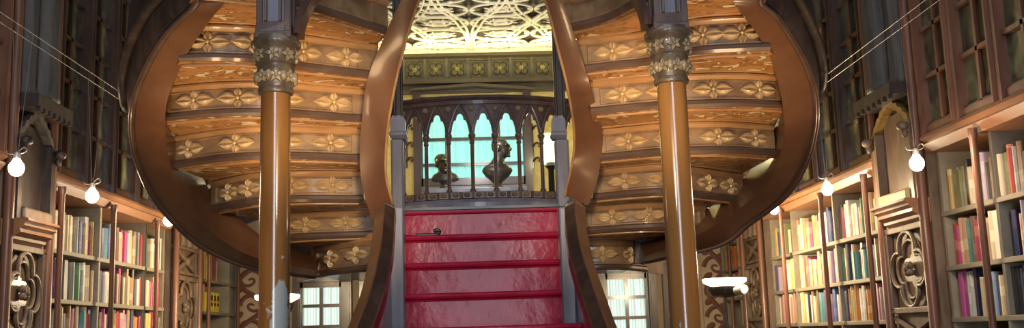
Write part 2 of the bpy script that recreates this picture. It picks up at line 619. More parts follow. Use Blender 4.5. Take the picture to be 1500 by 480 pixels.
bl = thing('gothic_balustrade', (0, BY, LAND), 'dark wooden balustrade with pointed arches at the head of the red stairs', 'balustrade')
colx = [at(p, 230, BY).x for p in (555, 589, 624, 657.5, 692, 726, 761, 795, 829, 863)]
zr1, zr0 = at(697, 141, BY).z, at(697, 153, BY).z
zs = at(697, 196, BY).z
zb1, zb0 = at(697, 281, BY).z, at(697, 291, BY).z
xs = [colx[0] + (colx[-1] - colx[0]) * i / 40 for i in range(41)]


def sweepx(profile, name, mat, parent=bl, xs=xs):
    return MB().loft([[(x, bowy(x) + dy, z) for dy, z in profile] for x in xs]).build(name, mat, parent)


sweepx([(-.05, zr1), (-.06, zr1 - .02), (-.04, zr1 - .035), (-.035, zr0), (.035, zr0), (.05, zr1 - .02), (.05, zr1)], 'handrail', M['balustrade'])
sweepx([(-.035, zb1), (-.04, zb0), (-.03, zb0 - .005), (.03, zb0 - .005), (.03, zb1)], 'bottom_rail', M['balustrade'])
sweepx([(-.055, zb0 - .006), (-.07, zb0 - .03), (-.055, LAND), (.03, LAND), (.03, zb0 - .006)], 'plinth', M['post'])
ap = at(697, 165, BY).z
for i, (a, b) in enumerate(zip(colx, colx[1:])):
    xc, hw = (a + b) / 2, (b - a) / 2
    ho = hw * .76
    N = 24
    front, back = [], []
    low, up = [], []
    for k in range(N + 1):
        x = a + (b - a) * k / N
        u = abs(x - xc) / ho
        if u >= 1:
            z = zs - .012
        else:
            base = (1 - u ** 1.7) ** .62
            cusp = .16 * math.exp(-((u - .45) / .10) ** 2)
            z = zs + (ap - zs) * max(0, base - cusp)
        low.append((x, z))
    w = MB()
    w.loft([[(x, bowy(x) - .018, z), (x, bowy(x) - .018, zr0 + .002), (x, bowy(x) + .018, zr0 + .002), (x, bowy(x) + .018, z)] for x, z in low])
    # raised ogee moulding and a little boss in each spandrel
    P = [(a + (b - a) * k / 16, zs + .01 + (zr0 - .012 - zs) * (1 - abs(k / 8 - 1) ** 1.6)) for k in range(17)]
    w.tube([(x, bowy(x) - .02, z) for x, z in P], .008, 6)
    w.build('pointed_arch', M['balustrade'], bl)
    w = MB()
    w.ball((a, bowy(a) - .02, zr0 - .03), (.022, .016, .02), 8, 6)
    w.build('boss', M['capleaf'], bl)
    for q in (.25, .75):
        w = MB()
        x = a + (b - a) * q
        w.box((x - .03, bowy(x) - .05, zb0), (x + .03, bowy(x) - .036, zb1 - .006))
        w.ball((x, bowy(x) - .05, (zb0 + zb1) / 2), (.022, .012, .016), 8, 6)
        w.build('carved_panel', M['pilaster'], bl)
for x in colx:
    y = bowy(x)
    w = MB()
    w.lathe((x, y, 0), [(.022, zb1 - .01), (.022, zb1 + .012), (.014, zb1 + .03), (.0135, zs - .07), (.019, zs - .065), (.019, zs - .055), (.015, zs - .05), (.018, zs - .03), (.026, zs - .018), (.026, zs)], 10)
    w.build('baluster', M['balustrade'], bl, smooth='angle')

# ------------------------------------------------------------------ red staircase
st = thing('staircase', (0, 4.2, 0), 'central staircase of glossy red steps with dark faceted handrails', 'staircase')
RH, GO = .164, .25
SX0, SX1 = -.43, .445
for i in range(14):
    z1 = LAND - i * RH - (0.0 if i else .004)
    z0 = z1 - RH
    y = 5.7 - i * GO
    w = MB()
    if i == 0:
        prof = [(y + .02, z1), (y - .012, z1 - .002), (y - .016, z1 - .012), (y - .012, z1 - .02), (y, z1 - .024), (y, z0), (y + .02, z0)]
    else:
        prof = [(y + GO, z1), (y - .016, z1), (y - .026, z1 - .007), (y - .028, z1 - .016), (y - .024, z1 - .025), (y - .004, z1 - .032), (y, z1 - .04), (y, z0), (y + GO, z0)]
    w.loft([[(x, yy, zz) for yy, zz in prof] for x in (SX0, SX1)])
    w.build('step', M['red'], st)
# black edge under the balustrade at the landing
MB().box((SX0, 5.684, LAND), (SX1, 5.78, LAND + .014)).build('landing_edge', M['black'], st)
for s in (-1, 1):
    x0 = SX0 - .002 if s < 0 else SX1 + .002
    x1 = x0 + s * .06
    y_end = 5.7 - 13 * GO
    w = MB()
    pr = [(y_end - .1, 0), (y_end - .1, .12), (4.86, LAND - 3 * RH + .28), (4.98, LAND - .03), (5.72, LAND - .03), (5.72, 0)]
    w.loft([[(x, y, z) for y, z in pr] for x in (x0, x1)])
    w.build('side_string', M['post'], st, bevel=.006)
RAIL_L = [(565, 309, 4.1), (563.5, 330, 4.01), (561, 365, 3.84), (556, 395, 3.717), (546, 440, 3.54), (532, 480, 3.4), (512, 530, 3.18), (470, 620, 2.85)]
RAIL_R = [(841.5, 304, 4.1), (843.5, 336, 3.98), (849.5, 379, 3.78), (861.5, 419, 3.63), (874.5, 458, 3.48), (882, 480, 3.4), (902, 530, 3.18), (945, 620, 2.85)]
for R in (RAIL_L, RAIL_R):
    P = catmull([at(*r) for r in R], 28)
    w = MB()
    rad = [.036] + [.0475] * (len(P) - 1)
    w.tube(P, rad, 6, up=(0, -.4, 1), flat=1.1)
    w.build('handrail', M['darkrail'], st, bevel=.004)
    w = MB()
    for k in range(3, len(P) - 3, 3):
        p = P[k]
        zf = LAND - RH * max(0, math.ceil((5.7 - p.y) / GO))
        sgn = -1 if p.x < 0 else 1
    # solid carved panel below the rail
    sgn = -1 if R is RAIL_L else 1
    w.loft([[(p.x - .015 + sgn * .03, p.y, p.z - .03), (p.x + .015 + sgn * .03, p.y, p.z - .03), (p.x + .015 + sgn * .03, p.y, max(0.02, p.z - .80)), (p.x - .015 + sgn * .03, p.y, max(0.02, p.z - .80))] for p in P])
    w.build('railing_panel', M['darkrail'], st)
    e = P[-1]
    w = MB()
    w.lathe((e.x, e.y, 0), [(.09, 0), (.09, .15), (.06, .2), (.055, e.z - .1), (.08, e.z - .05), (.08, e.z + .08), (.04, e.z + .14), (.01, e.z + .16)], 12)
    w.build('newel', M['darkrail'], st, smooth='angle')
for pa, pb, tilt in ((561, 591, -.02), (818.5, 839, .02)):
    w = MB()
    xa, xb, zt_ = at(pa, 310, 4.92).x, at(pb, 310, 4.92).x, at((pa + pb) / 2, 303, 4.92).z
    w.box((xa, 4.92, 0), (xb, 5.05, zt_))
    w.build('string_end_post', M['post'], st, bevel=.008)
# slender posts flanking the stair head; daylight's blue-grey put into their colour
for s, xa, xb, ua, ub, ca, cb, lab in (
        (-1, 573, 592, 577, 589, 569, 596, 'slender varnished post with blue-grey daylight sheen at the left edge of the red stairs'),
        (1, 816, 837, 812, 826, 806, 831, 'slender varnished post with blue-grey daylight sheen at the right edge of the red stairs')):
    d = 5.76
    X0, X1 = at(xa, 300, d).x, at(xb, 300, d).x
    U0, U1 = at(ua, 120, d).x, at(ub, 120, d).x
    K0, K1 = at(ca, 190, d).x, at(cb, 190, d).x
    zc0, zc1 = at((xa + xb) / 2, 203, d).z, at((xa + xb) / 2, 168, d).z
    if s < 0:
        X1 = min(X1, SX0 + .004)
    cxm = (K0 + K1) / 2
    pst = thing('slender_post', ((X0 + X1) / 2, d, LAND), lab, 'post')
    w = MB()
    w.box((X0, d, LAND), (X1, d + .07, zc0))
    w.build('shaft', M['post'], pst, bevel=.012)
    w = MB()
    hk = (K1 - K0) / 2
    w.loft([[(cxm + sx * hk * k, d + .035 + sy * .05 * k, z) for sx, sy in ((-1, -1), (1, -1), (1, 1), (-1, 1))] for k, z in
            ((.72, zc0), (.95, zc0 + .02), (.95, zc0 + .035), (.8, zc0 + .045), (.8, zc1 - .03), (.7, zc1 - .02), (.55, zc1))])
    w.build('capital', M['post'], pst)
    w = MB()
    w.box((U0, d + .005, zc1), (U1, d + .06, 4.1))
    for k in (-1, 1):
        w.tube([((U0 + U1) / 2 + k * (U1 - U0) * .42, d, zc1), ((U0 + U1) / 2 + k * (U1 - U0) * .42, d, 4.1)], .008, 6)
    w.build('upper_shaft', M['dark'], pst)

# ------------------------------------------------------------------ the two curving flights
HS = [.49, .635, .79, .945, 1.10, 1.255, 1.41]
LEFT = dict(
    steps=[[(463, 362), (485, 356), (515, 351), (550, 347)],
           [(384, 319), (427, 311), (485, 308), (547, 306)],
           [(312, 266), (345, 258), (380, 252), (450, 249), (532, 250)],
           [(259, 199), (320, 189), (382, 184), (450, 185), (531, 189)],
           [(236, 128), (310, 121), (377, 119), (435, 122), (536, 131)],
           [(264, 37), (310, 36), (340, 37), (373, 39), (440, 51), (552, 66)]],
    last=[(285, -9), (350, -2), (410, 6), (457, 18), (566, 53)],
    flowers=[[484, 521], [412, 447, 506], [335, 364, 425, 487], [277, 345, 415, 484], [285, 349, 416, 489], [305, 372, 444, 507]],
    outer=[(235, -75, 4.0), (262, -30, 4.0), (292, 0, 3.92), (252, 43, 4.06), (223, 87, 4.22), (205, 127, 4.36), (197, 157, 4.44), (196, 195, 4.57), (203, 232, 4.72), (220, 275, 4.88), (245, 312, 5.0), (290, 356, 5.08), (340, 382, 5.14), (385, 395, 5.18), (463, 406, 5.24)],
    crease=[(400, -75, 4.0), (362, -30, 4.0), (333, 0, 3.92), (303, 35, 4.06), (272, 83, 4.22), (252, 125, 4.36), (243, 157, 4.44), (242, 192, 4.57), (246, 225, 4.70), (257, 268, 4.86), (275, 302, 4.98), (305, 336, 5.06), (345, 364, 5.12), (388, 381, 5.16), (463, 395, 5.22)],
    attach=[(404, -75, 4.08), (366, -30, 4.08), (337, 0, 4.0), (307, 35, 4.14), (276, 83, 4.30), (256, 125, 4.44), (248, 157, 4.52), (251, 188, 4.66), (268, 215, 4.82), (290, 250, 5.0), (313, 285, 5.14), (350, 318, 5.2), (384, 346, 5.25), (424, 362, 5.3), (463, 380, 5.36)],
    inner_a=[(640, -60, 3.9), (610, -30, 3.98), (588, 0, 4.06), (563, 53, 4.2), (538, 117, 4.37), (530, 177, 4.48), (527, 220, 4.56), (529, 262, 4.64), (538, 300, 4.7), (545, 322, 4.74)],
    inner_b=[(660, -60, 3.9), (633, -30, 3.98), (613, 0, 4.06), (593, 60, 4.2), (579, 117, 4.37), (568, 177, 4.48), (564, 220, 4.56), (564, 258, 4.64), (571, 288, 4.7), (574, 299, 4.74)],
    s=-1, side='left')
RIGHT = dict(
    steps=[[(852, 351), (885, 350), (915, 351), (944, 356)],
           [(856, 302), (920, 297), (975, 295), (1030, 301)],
           [(868, 249), (925, 243), (975, 240), (1020, 245), (1085, 255)],
           [(872, 190), (930, 184), (972, 180), (1015, 178), (1070, 178), (1131, 183)],
           [(864, 120), (920, 114), (967, 110), (1015, 108), (1080, 107), (1152, 111)],
           [(846, 58), (900, 51), (948, 45), (1013, 29), (1075, 24), (1124, 22)]],
    last=[(826, 50), (890, 33), (943, 7), (1010, -12), (1075, -20)],
    flowers=[[882, 922], [896, 950, 1000], [914, 972, 1036, 1068], [920, 983, 1051, 1104], [911, 975, 1043, 1110], [896, 953, 1028, 1085]],
    outer=[(1180, -75, 4.0), (1148, -30, 4.0), (1112, 0, 4.0), (1134, 23, 4.08), (1157, 57, 4.22), (1177, 93, 4.36), (1190, 133, 4.5), (1193, 165, 4.6), (1190, 195, 4.7), (1182, 228, 4.84), (1166, 263, 4.98), (1140, 295, 5.1), (1095, 328, 5.18), (1050, 360, 5.24), (944, 384, 5.36)],
    crease=[(1010, -75, 4.0), (1046, -30, 4.0), (1072, 0, 4.0), (1090, 23, 4.08), (1114, 57, 4.22), (1132, 93, 4.36), (1143, 133, 4.5), (1148, 165, 4.6), (1149, 195, 4.7), (1142, 228, 4.82), (1128, 262, 4.96), (1103, 290, 5.08), (1065, 318, 5.16), (1025, 342, 5.22), (944, 376, 5.34)],
    attach=[(1004, -75, 4.08), (1040, -30, 4.08), (1067, 0, 4.08), (1085, 23, 4.16), (1109, 57, 4.3), (1127, 93, 4.44), (1138, 133, 4.58), (1142, 163, 4.7), (1134, 188, 4.84), (1124, 213, 5.0), (1104, 242, 5.2), (1082, 270, 5.36), (1045, 300, 5.4), (1000, 330, 5.45), (944, 362, 5.5)],
    inner_a=[(735, -60, 3.95), (770, -30, 4.05), (799, 0, 4.15), (820, 77, 4.3), (833, 130, 4.42), (842, 187, 4.66), (842, 223, 4.8), (836, 255, 4.88), (831, 275, 4.93), (829, 287, 4.96)],
    inner_b=[(755, -60, 3.95), (793, -30, 4.05), (822, 0, 4.15), (850, 77, 4.3), (866, 130, 4.42), (878, 170, 4.66), (882, 205, 4.8), (878, 250, 4.88), (869, 282, 4.93), (861, 301, 4.96)],
    s=1, side='right')


def interp(ctrl, n=40):
    P = [(float(x), float(y), 0.0) for x, y in ctrl]
    return [(p.x, p.y) for p in catmull(P, n)]


def leaf(w, o, u, v, nrm, L, W, H, base=.0, m=0):
    """a pointed petal with two swelling lobes and a groove, from o along u"""
    secs = []
    N = 9
    for i in range(N + 1):
        t = i / N
        wd = W * (math.sin(PI * t ** .8)) ** 1.15 + .0008
        hh = H * math.sin(PI * (.08 + .9 * t)) + .001
        c = o + u * (base + L * t)
        secs.append([c - v * wd - nrm * .002, c - v * wd * .8 + nrm * hh * .75, c - v * wd * .42 + nrm * hh, c + nrm * hh * .1, c + v * wd * .42 + nrm * hh, c + v * wd * .8 + nrm * hh * .75, c + v * wd - nrm * .002])
    w.loft(secs, closed=True, m=m)


def flight(D):
    s = D['s']
    lab = 'curving carved flight of stairs seen from below, on the %s of the red steps' % D['side']
    fl = thing('curved_flight', (onz(*D['steps'][0][1], EYE + .49)), lab, 'staircase')
    # ---- strings
    w = MB()
    n = 60
    O = catmull([at(x, y, d - .24 + max(0, (y - 150)) * .0016) for x, y, d in D['outer']], n)
    C = catmull([at(x, y, d - .24 + max(0, min(1, (y - 170) / 120)) * .12) for x, y, d in D['crease']], n)
    A = catmull([at(*p) for p in D['attach']], n)
    secs = []
    for o, c, a in zip(O, C, A):
        m1 = (o + c) / 2 + Vector((0, -.006, -.004))
        secs.append([o, m1, c, a, o + Vector((0, .14, .12))])
    w.loft(secs)
    w.build('outer_string', M['string'], fl, smooth='angle')
    for k, r, dx in ((0, .010, 0.0), (1, .007, .02)):
        w = MB()
        w.tube([o + Vector((s * (.002 + dx), -.002 + dx, .0)) for o in O], r, 8)
        w.build('rim_moulding', M['bevel'] if k == 0 else M['string'], fl, smooth=True)
    # outward swelling balustrade above the outer string
    w = MB()
    secs = []
    for i, o in enumerate(O[:30]):
        k = max(0.0, 1 - i / 29)
        k = k ** .7
        secs.append([o + Vector((s * .012, .02, .01)), o + Vector((s * (.03 + .06 * k), .05, .02)), o + Vector((s * (.05 + .10 * k), .09, .10)), o + Vector((s * (.05 + .12 * k), .12, .35)),
                     o + Vector((s * (.02 + .06 * k), .16, .62)), o + Vector((0, .2, .62)), o + Vector((0, .16, .12))])
    w.loft(secs)
    bo = w.build('outer_balustrade', M['dark'], fl, smooth='angle')
    w = MB()
    w.tube([q[2] + Vector((s * .005, -.02, 0)) for q in secs], .022, 8)
    w.build('balustrade_bead', M['dark'], bo, smooth=True)
    # dark boarding closing the foot of the flight under its lowest steps
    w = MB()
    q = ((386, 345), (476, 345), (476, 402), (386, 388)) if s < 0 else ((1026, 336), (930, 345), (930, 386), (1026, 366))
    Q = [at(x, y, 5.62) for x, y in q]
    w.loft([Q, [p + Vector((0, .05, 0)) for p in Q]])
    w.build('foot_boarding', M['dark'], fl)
    # inner string: a broad curved board
    Ia = catmull([at(x, y, d - .10) for x, y, d in D['inner_a']], n)
    Ib = catmull([at(x, y, d - .10) for x, y, d in D['inner_b']], n)
    w = MB()
    secs = []
    for a, b in zip(Ia, Ib):
        m1 = a * .5 + b * .5 + Vector((0, -.008, 0))
        secs.append([a, m1, b, b + Vector((0, .09, .02)), a + Vector((0, .09, .02))])
    w.loft(secs)
    w.build('inner_string', M['string'], fl, smooth='angle')
    w = MB()
    w.tube([(b if s < 0 else a) + Vector((-s * .004, .0, 0)) for a, b in zip(Ia, Ib)], .006, 8)
    w.build('rim_moulding', M['lip'], fl, smooth=True)
    # ---- steps
    curves = []
    for k, ctrl in enumerate(D['steps']):
        curves.append([onz(x, y, EYE + HS[k]) for x, y in interp(ctrl)])
    lastc = [onz(x, y, EYE + HS[5]) for x, y in interp(D['last'])]
    curves.append([Vector((p.x, p.y, EYE + HS[6])) for p in lastc])
    for k, cv in enumerate(curves):
        zt = EYE + HS[k]
        zb = EYE + (HS[k - 1] if k else HS[0] - .17) + .004
        N = len(cv)
        T = [(cv[min(i + 1, N - 1)] - cv[max(i - 1, 0)]).normalized() for i in range(N)]
        nr = []
        for t in T:
            q = Vector((t.y, -t.x, 0)).normalized()
            nr.append(q if q.y < 0 else -q)
        xy = lambda i, off, z: Vector((cv[i].x, cv[i].y, 0)) + nr[i] * off + Vector((0, 0, z))
        # carved board with a sunk field
        prof = [(0.0, zt - .012), (0.004, zt - .030), (.006, zt - .034), (-.004, zt - .040), (-.004, zb + .046), (.006, zb + .040), (.006, zb + .034), (-.02, zb + .03), (-.03, zt - .012)]
        w = MB()
        w.loft([[xy(i, o, z) for o, z in prof] for i in range(N)])
        # end stiles
        for i0, i1 in ((0, 2), (N - 3, N - 1)):
            w.loft([[xy(i, o, z) for o, z in ((.010, zt - .032), (.010, zb + .036), (-.01, zb + .036), (-.01, zt - .032))] for i in range(i0, i1 + 1)])
        rs = w.build('riser', M['riser'], fl)
        w = MB()
        pl = [(-.02, zt), (.012, zt), (.019, zt - .006), (.02, zt - .014), (.014, zt - .022), (.006, zt - .029), (-.02, zt - .029)]
        w.loft([[xy(i, o, z) for o, z in pl] for i in range(N)])
        w.build('nosing_moulding', M['lip'], fl, smooth='angle')
        w = MB()
        pl = [(.004, zb + .034), (.013, zb + .026), (.015, zb + .012), (.006, zb), (-.02, zb), (-.02, zb + .034)]
        w.loft([[xy(i, o, z) for o, z in pl] for i in range(N)])
        w.build('lower_moulding', M['bevel'], fl, smooth='angle')  # its dark tone holds the shade beneath the riser's edge
        if k < len(curves) - 1:
            nx = curves[k + 1]
            w = MB()
            secs = []
            for i in range(N):
                a = Vector((cv[i].x, cv[i].y, zt))
                b = Vector((nx[i].x, nx[i].y, zt + .004))
                secs.append([a, a * .67 + b * .33, a * .33 + b * .67, b, b + Vector((0, 0, .02)), a + Vector((0, 0, .02))])
            w.loft(secs)
            # carved edge beads
            so = w.build('tread_soffit', M['soffit'], fl)
            w = MB()
            for q in (.14, .9):
                w.tube([Vector((cv[i].x, cv[i].y, zt)) * (1 - q) + Vector((nx[i].x, nx[i].y, zt)) * q + Vector((0, 0, -.001)) for i in range(1, N - 1)], .006, 6)
            w.build('soffit_bead', M['lip'], so)
        # shallow return closing the end of the step against the outer string
        if k < 6:
            e = 0 if s < 0 else N - 1
            w = MB()
            a = xy(e, .004, 0)
            bk = Vector((a.x + s * .14, a.y + .25, 0))
            w.loft([[a + Vector((0, 0, z)), bk + Vector((0, 0, z)), bk + Vector((-s * .02, .02, z)), a + Vector((-s * .02, .02, z))] for z in (zb, zt - .004)])
            w.build('end_return', M['string'], fl)
        # flowers
        if k < len(D['flowers']):
            px = interp(D['steps'][k])
            for fx in D['flowers'][k]:
                i = min(range(N), key=lambda j: abs(px[j][0] - fx))
                if i < 1 or i > N - 2:
                    i = max(1, min(N - 2, i))
                # position between samples
                j = i if px[i][0] <= fx else i - 1
                j = max(0, min(N - 2, j))
                f = max(0, min(1, (fx - px[j][0]) / (px[j + 1][0] - px[j][0])))
                zc = (zt - .034 + zb + .042) / 2
                o = xy(j, .0, zc) * (1 - f) + xy(j + 1, .0, zc) * f
                u, nn, up = T[i], nr[i], Vector((0, 0, 1))
                o = o - nn * .003
                w = MB()
                sc = 1.0
                leaf(w, o, u, up, nn, .086, .025, .020, .006)
                leaf(w, o, -u, up, nn, .086, .025, .020, .006)
                leaf(w, o, up, u, nn, .044, .018, .017, .006)
                leaf(w, o, -up, u, nn, .044, .018, .017, .006)
                w.ball(o + nn * .010, .0085, 8, 6, m=1)
                w.build('carved_flower', [M['petal'], M['boss']], rs, smooth='angle')
    return fl


flight(LEFT)
flight(RIGHT)

# ------------------------------------------------------------------ columns
COLD = 3.6


def column(px_top, px_bot, ycap0, ycap1, lab, s):
    pt, pb = at(px_top, ycap1, COLD), at(px_bot, 470, COLD)
    cx = (pt.x + pb.x) / 2
    zc0, zc1 = pt.z, at(px_top, ycap0, COLD).z
    r = .0525
    c = thing('wooden_column', (cx, COLD, 0), lab, 'column')
    w = MB()
    w.box((cx - .1, COLD - .1, 0), (cx + .1, COLD + .1, .12))
    w.lathe((cx, COLD, 0), [(.095, .12), (.095, .16), (.07, .19), (.075, .22), (.06, .25)], 24)
    w.build('base', M['capital'], c)
    w = MB()
    w.lathe((cx, COLD, 0), [(r * 1.06, .25), (r * 1.04, 1.3), (r, zc0)], 40)
    w.build('shaft', M['column'], c, smooth='angle')
    H = zc1 - zc0
    w = MB()
    pr = [(.054, -.004), (.062, 0), (.064, .012), (.060, .02), (.062, .028), (.066, .04), (.070, .075), (.066, .088), (.066, .1), (.072, .105), (.070, .12), (.074, .15), (.080, .165), (.088, .172), (.090, .185), (.083, .193), (.080, H)]
    w.lathe((cx, COLD, zc0), pr, 32)
    cp = w.build('capital', M['capital'], c, smooth='angle')
    for ring, (rz, rr, cnt, ph) in enumerate(((.056, .070, 8, .2), (.134, .075, 8, .05))):
        w = MB()
        for j in range(cnt):
            a = 2 * PI * j / cnt + ph - PI / 2
            nn = Vector((math.cos(a), math.sin(a), 0))
            u = Vector((-math.sin(a), math.cos(a), 0))
            o = Vector((cx, COLD, zc0 + rz)) + nn * (rr - .004)
            for q in range(5):
                b = q * 2 * PI / 5 + PI / 2 + (.3 if ring else 0)
                dirv = u * math.cos(b) + Vector((0, 0, 1)) * math.sin(b)
                oth = dirv.cross(nn)
                leaf(w, o, dirv, oth, nn, .026, .008, .010, .002)
            w.ball(o + nn * .008, .006, 8, 6)
            if ring == 0:
                a2 = a + PI / cnt
                n2 = Vector((math.cos(a2), math.sin(a2), 0))
                w.ball(Vector((cx, COLD, zc0 + rz)) + n2 * (rr - .002), (.014, .014, .02), 8, 6)
        w.build('carved_leaf_band', M['capleaf'], cp, smooth=True)
    # square panelled post above
    w = MB()
    h = .064
    w.box((cx - h, COLD - h, zc1 - .012), (cx + h, COLD + h, zc1 + .012))
    h = .060
    for sx, sy in ((-1, -1), (1, -1), (1, 1), (-1, 1)):
        w.box((cx + sx * h, COLD + sy * h, zc1 + .012), (cx + sx * (h - .022), COLD + sy * (h - .022), 4.2))
    w.box((cx - h, COLD - h, zc1 + .012), (cx + h, COLD + h, zc1 + .05))
    pp = w.build('panelled_post', M['balustrade'], c, bevel=.003)
    w = MB()
    w.box((cx - h + .014, COLD - h + .014, zc1 + .02), (cx + h - .014, COLD + h - .014, 4.2))
    w.build('inset_panel', M['post'], pp)
    for k in (-1, 1):
        w = MB()
        xx = cx + k * .026
        w.tube([(xx, COLD - h - .001, zc1 + .05), (xx, COLD - h - .001, 4.2)], .006, 6)
        w.build('bead', M['pilaster'], pp)
    return cx, zc1


cl_x, cl_z = column(403.5, 402, 57, 138, 'brown varnished column with a peeled pale patch, before the left curved flight', -1)
cr_x, cr_z = column(986, 1001, 44, 123, 'brown varnished column, before the right curved flight beside the glowing torch lamp', 1)
ga = thing('gallery_arch', ((cl_x + cr_x) / 2, COLD, cl_z), 'dark moulded arch springing between the tops of the two columns', 'arch')
for s, pts in ((-1, [(432.5, 53), (434, 36), (443, 12), (461, -14), (520, -66), (600, -120), (690, -165)]),
               (1, [(952, 40), (950, 25), (942, 3), (925, -20), (870, -66), (790, -120), (690, -165)])):
    P = catmull([at(x, y, COLD + .02) for x, y in pts], 30)
    w = MB()
    secs = []
    for i, p in enumerate(P):
        t = (P[min(i + 1, 30)] - P[max(i - 1, 0)]).normalized()
        q = Vector((t.z, 0, -t.x)) * (-s)
        if q.x * s > 0:
            q = -q
        secs.append([p + q * .0 + Vector((0, -.04, 0)), p + q * .013 + Vector((0, -.05, 0)), p + q * .026 + Vector((0, -.035, 0)), p + q * .026 + Vector((0, .05, 0)), p + Vector((0, .05, 0))])
    w.loft(secs)
    w.build('arch_rib', M['balustrade'], ga, smooth='angle')

# ------------------------------------------------------------------ bookcases and pilasters
SH = [.80, 1.07, 1.34, 1.615, 1.895, 2.195]       # shelf top heights
FX = 2.57
CZ0, CZ1 = 2.53, 2.63


def bookcase(s, d0, d1, lab, cols, door_n, top=5.2):
    X = lambda x: s * x
    b = thing('bookcase', (s * 2.75, (d0 + d1) / 2, 0), lab, 'bookcase')
    MB().box((X(2.86), d0, 0), (X(2.915), d1, CZ1)).build('back_panel', M['shelfback'], b)
    for z in SH:
        MB().box((X(FX), d0, z - .028), (X(2.86), d1, z)).build('shelf', M['shelf'], b, bevel=.004)
    MB().box((X(2.52), d0, 0), (X(2.86), d1, .77)).build('base_cupboard', M['frame'], b, bevel=.01)
    ups = sorted(set([d0 + .02] + [min(max(c, d0 + .02), d1 - .02) for c in cols] + [d1 - .02]))
    for u in ups:
        MB().box((X(FX + .005), u - .014, .77), (X(2.86), u + .014, CZ0)).build('upright', M['shelf'], b)
    pr = [(2.50, CZ1), (2.49, CZ1 - .02), (2.515, CZ1 - .04), (2.50, CZ1 - .055), (2.53, CZ0), (2.86, CZ0), (2.86, CZ1)]
    MB().loft([[(X(x), y, z) for x, z in pr] for y in (d0, d1)]).build('cornice', M['cornice'], b)
    for c in cols:
        cx_ = 2.49
        w = MB()
        w.lathe((X(cx_), c, 0), [(.025, 0), (.025, .8), (.018, .84), (.018, CZ0 - .03), (.024, CZ0 - .02), (.024, CZ0 + .02)], 12)
        w.build('colonnette', M['frame'], b, smooth='angle')
    # glazed cases above the cornice
    n = door_n
    for i in range(n):
        a, e = d0 + (d1 - d0) * i / n, d0 + (d1 - d0) * (i + 1) / n
        st_ = .035
        w = MB()
        w.box((X(2.50), a, CZ1), (X(2.58), a + st_, top)).box((X(2.50), e - st_, CZ1), (X(2.58), e, top))
        w.tube([(X(2.50), a + .02, CZ1), (X(2.50), a + .02, top)], .019, 8)
        w.box((X(2.52), a, CZ1), (X(2.58), e, CZ1 + .05))
        ph = .275
        z = CZ1 + .05
        while z < top:
            w.box((X(2.53), a, z - .012), (X(2.57), e, z + .012))
            z += ph
        m_ = (a + e) / 2
        w.box((X(2.53), m_ - .012, CZ1), (X(2.57), m_ + .012, top))
        dr = w.build('glazed_leaf', M['frame'] if d0 < 5 else M['darkrail'], b)  # dimness of the farther upper cases put into a darker wood
        MB().box((X(2.555), a + st_, CZ1 + .04), (X(2.56), e - st_, top - .02)).build('glass', M['glass'], dr)
    return b


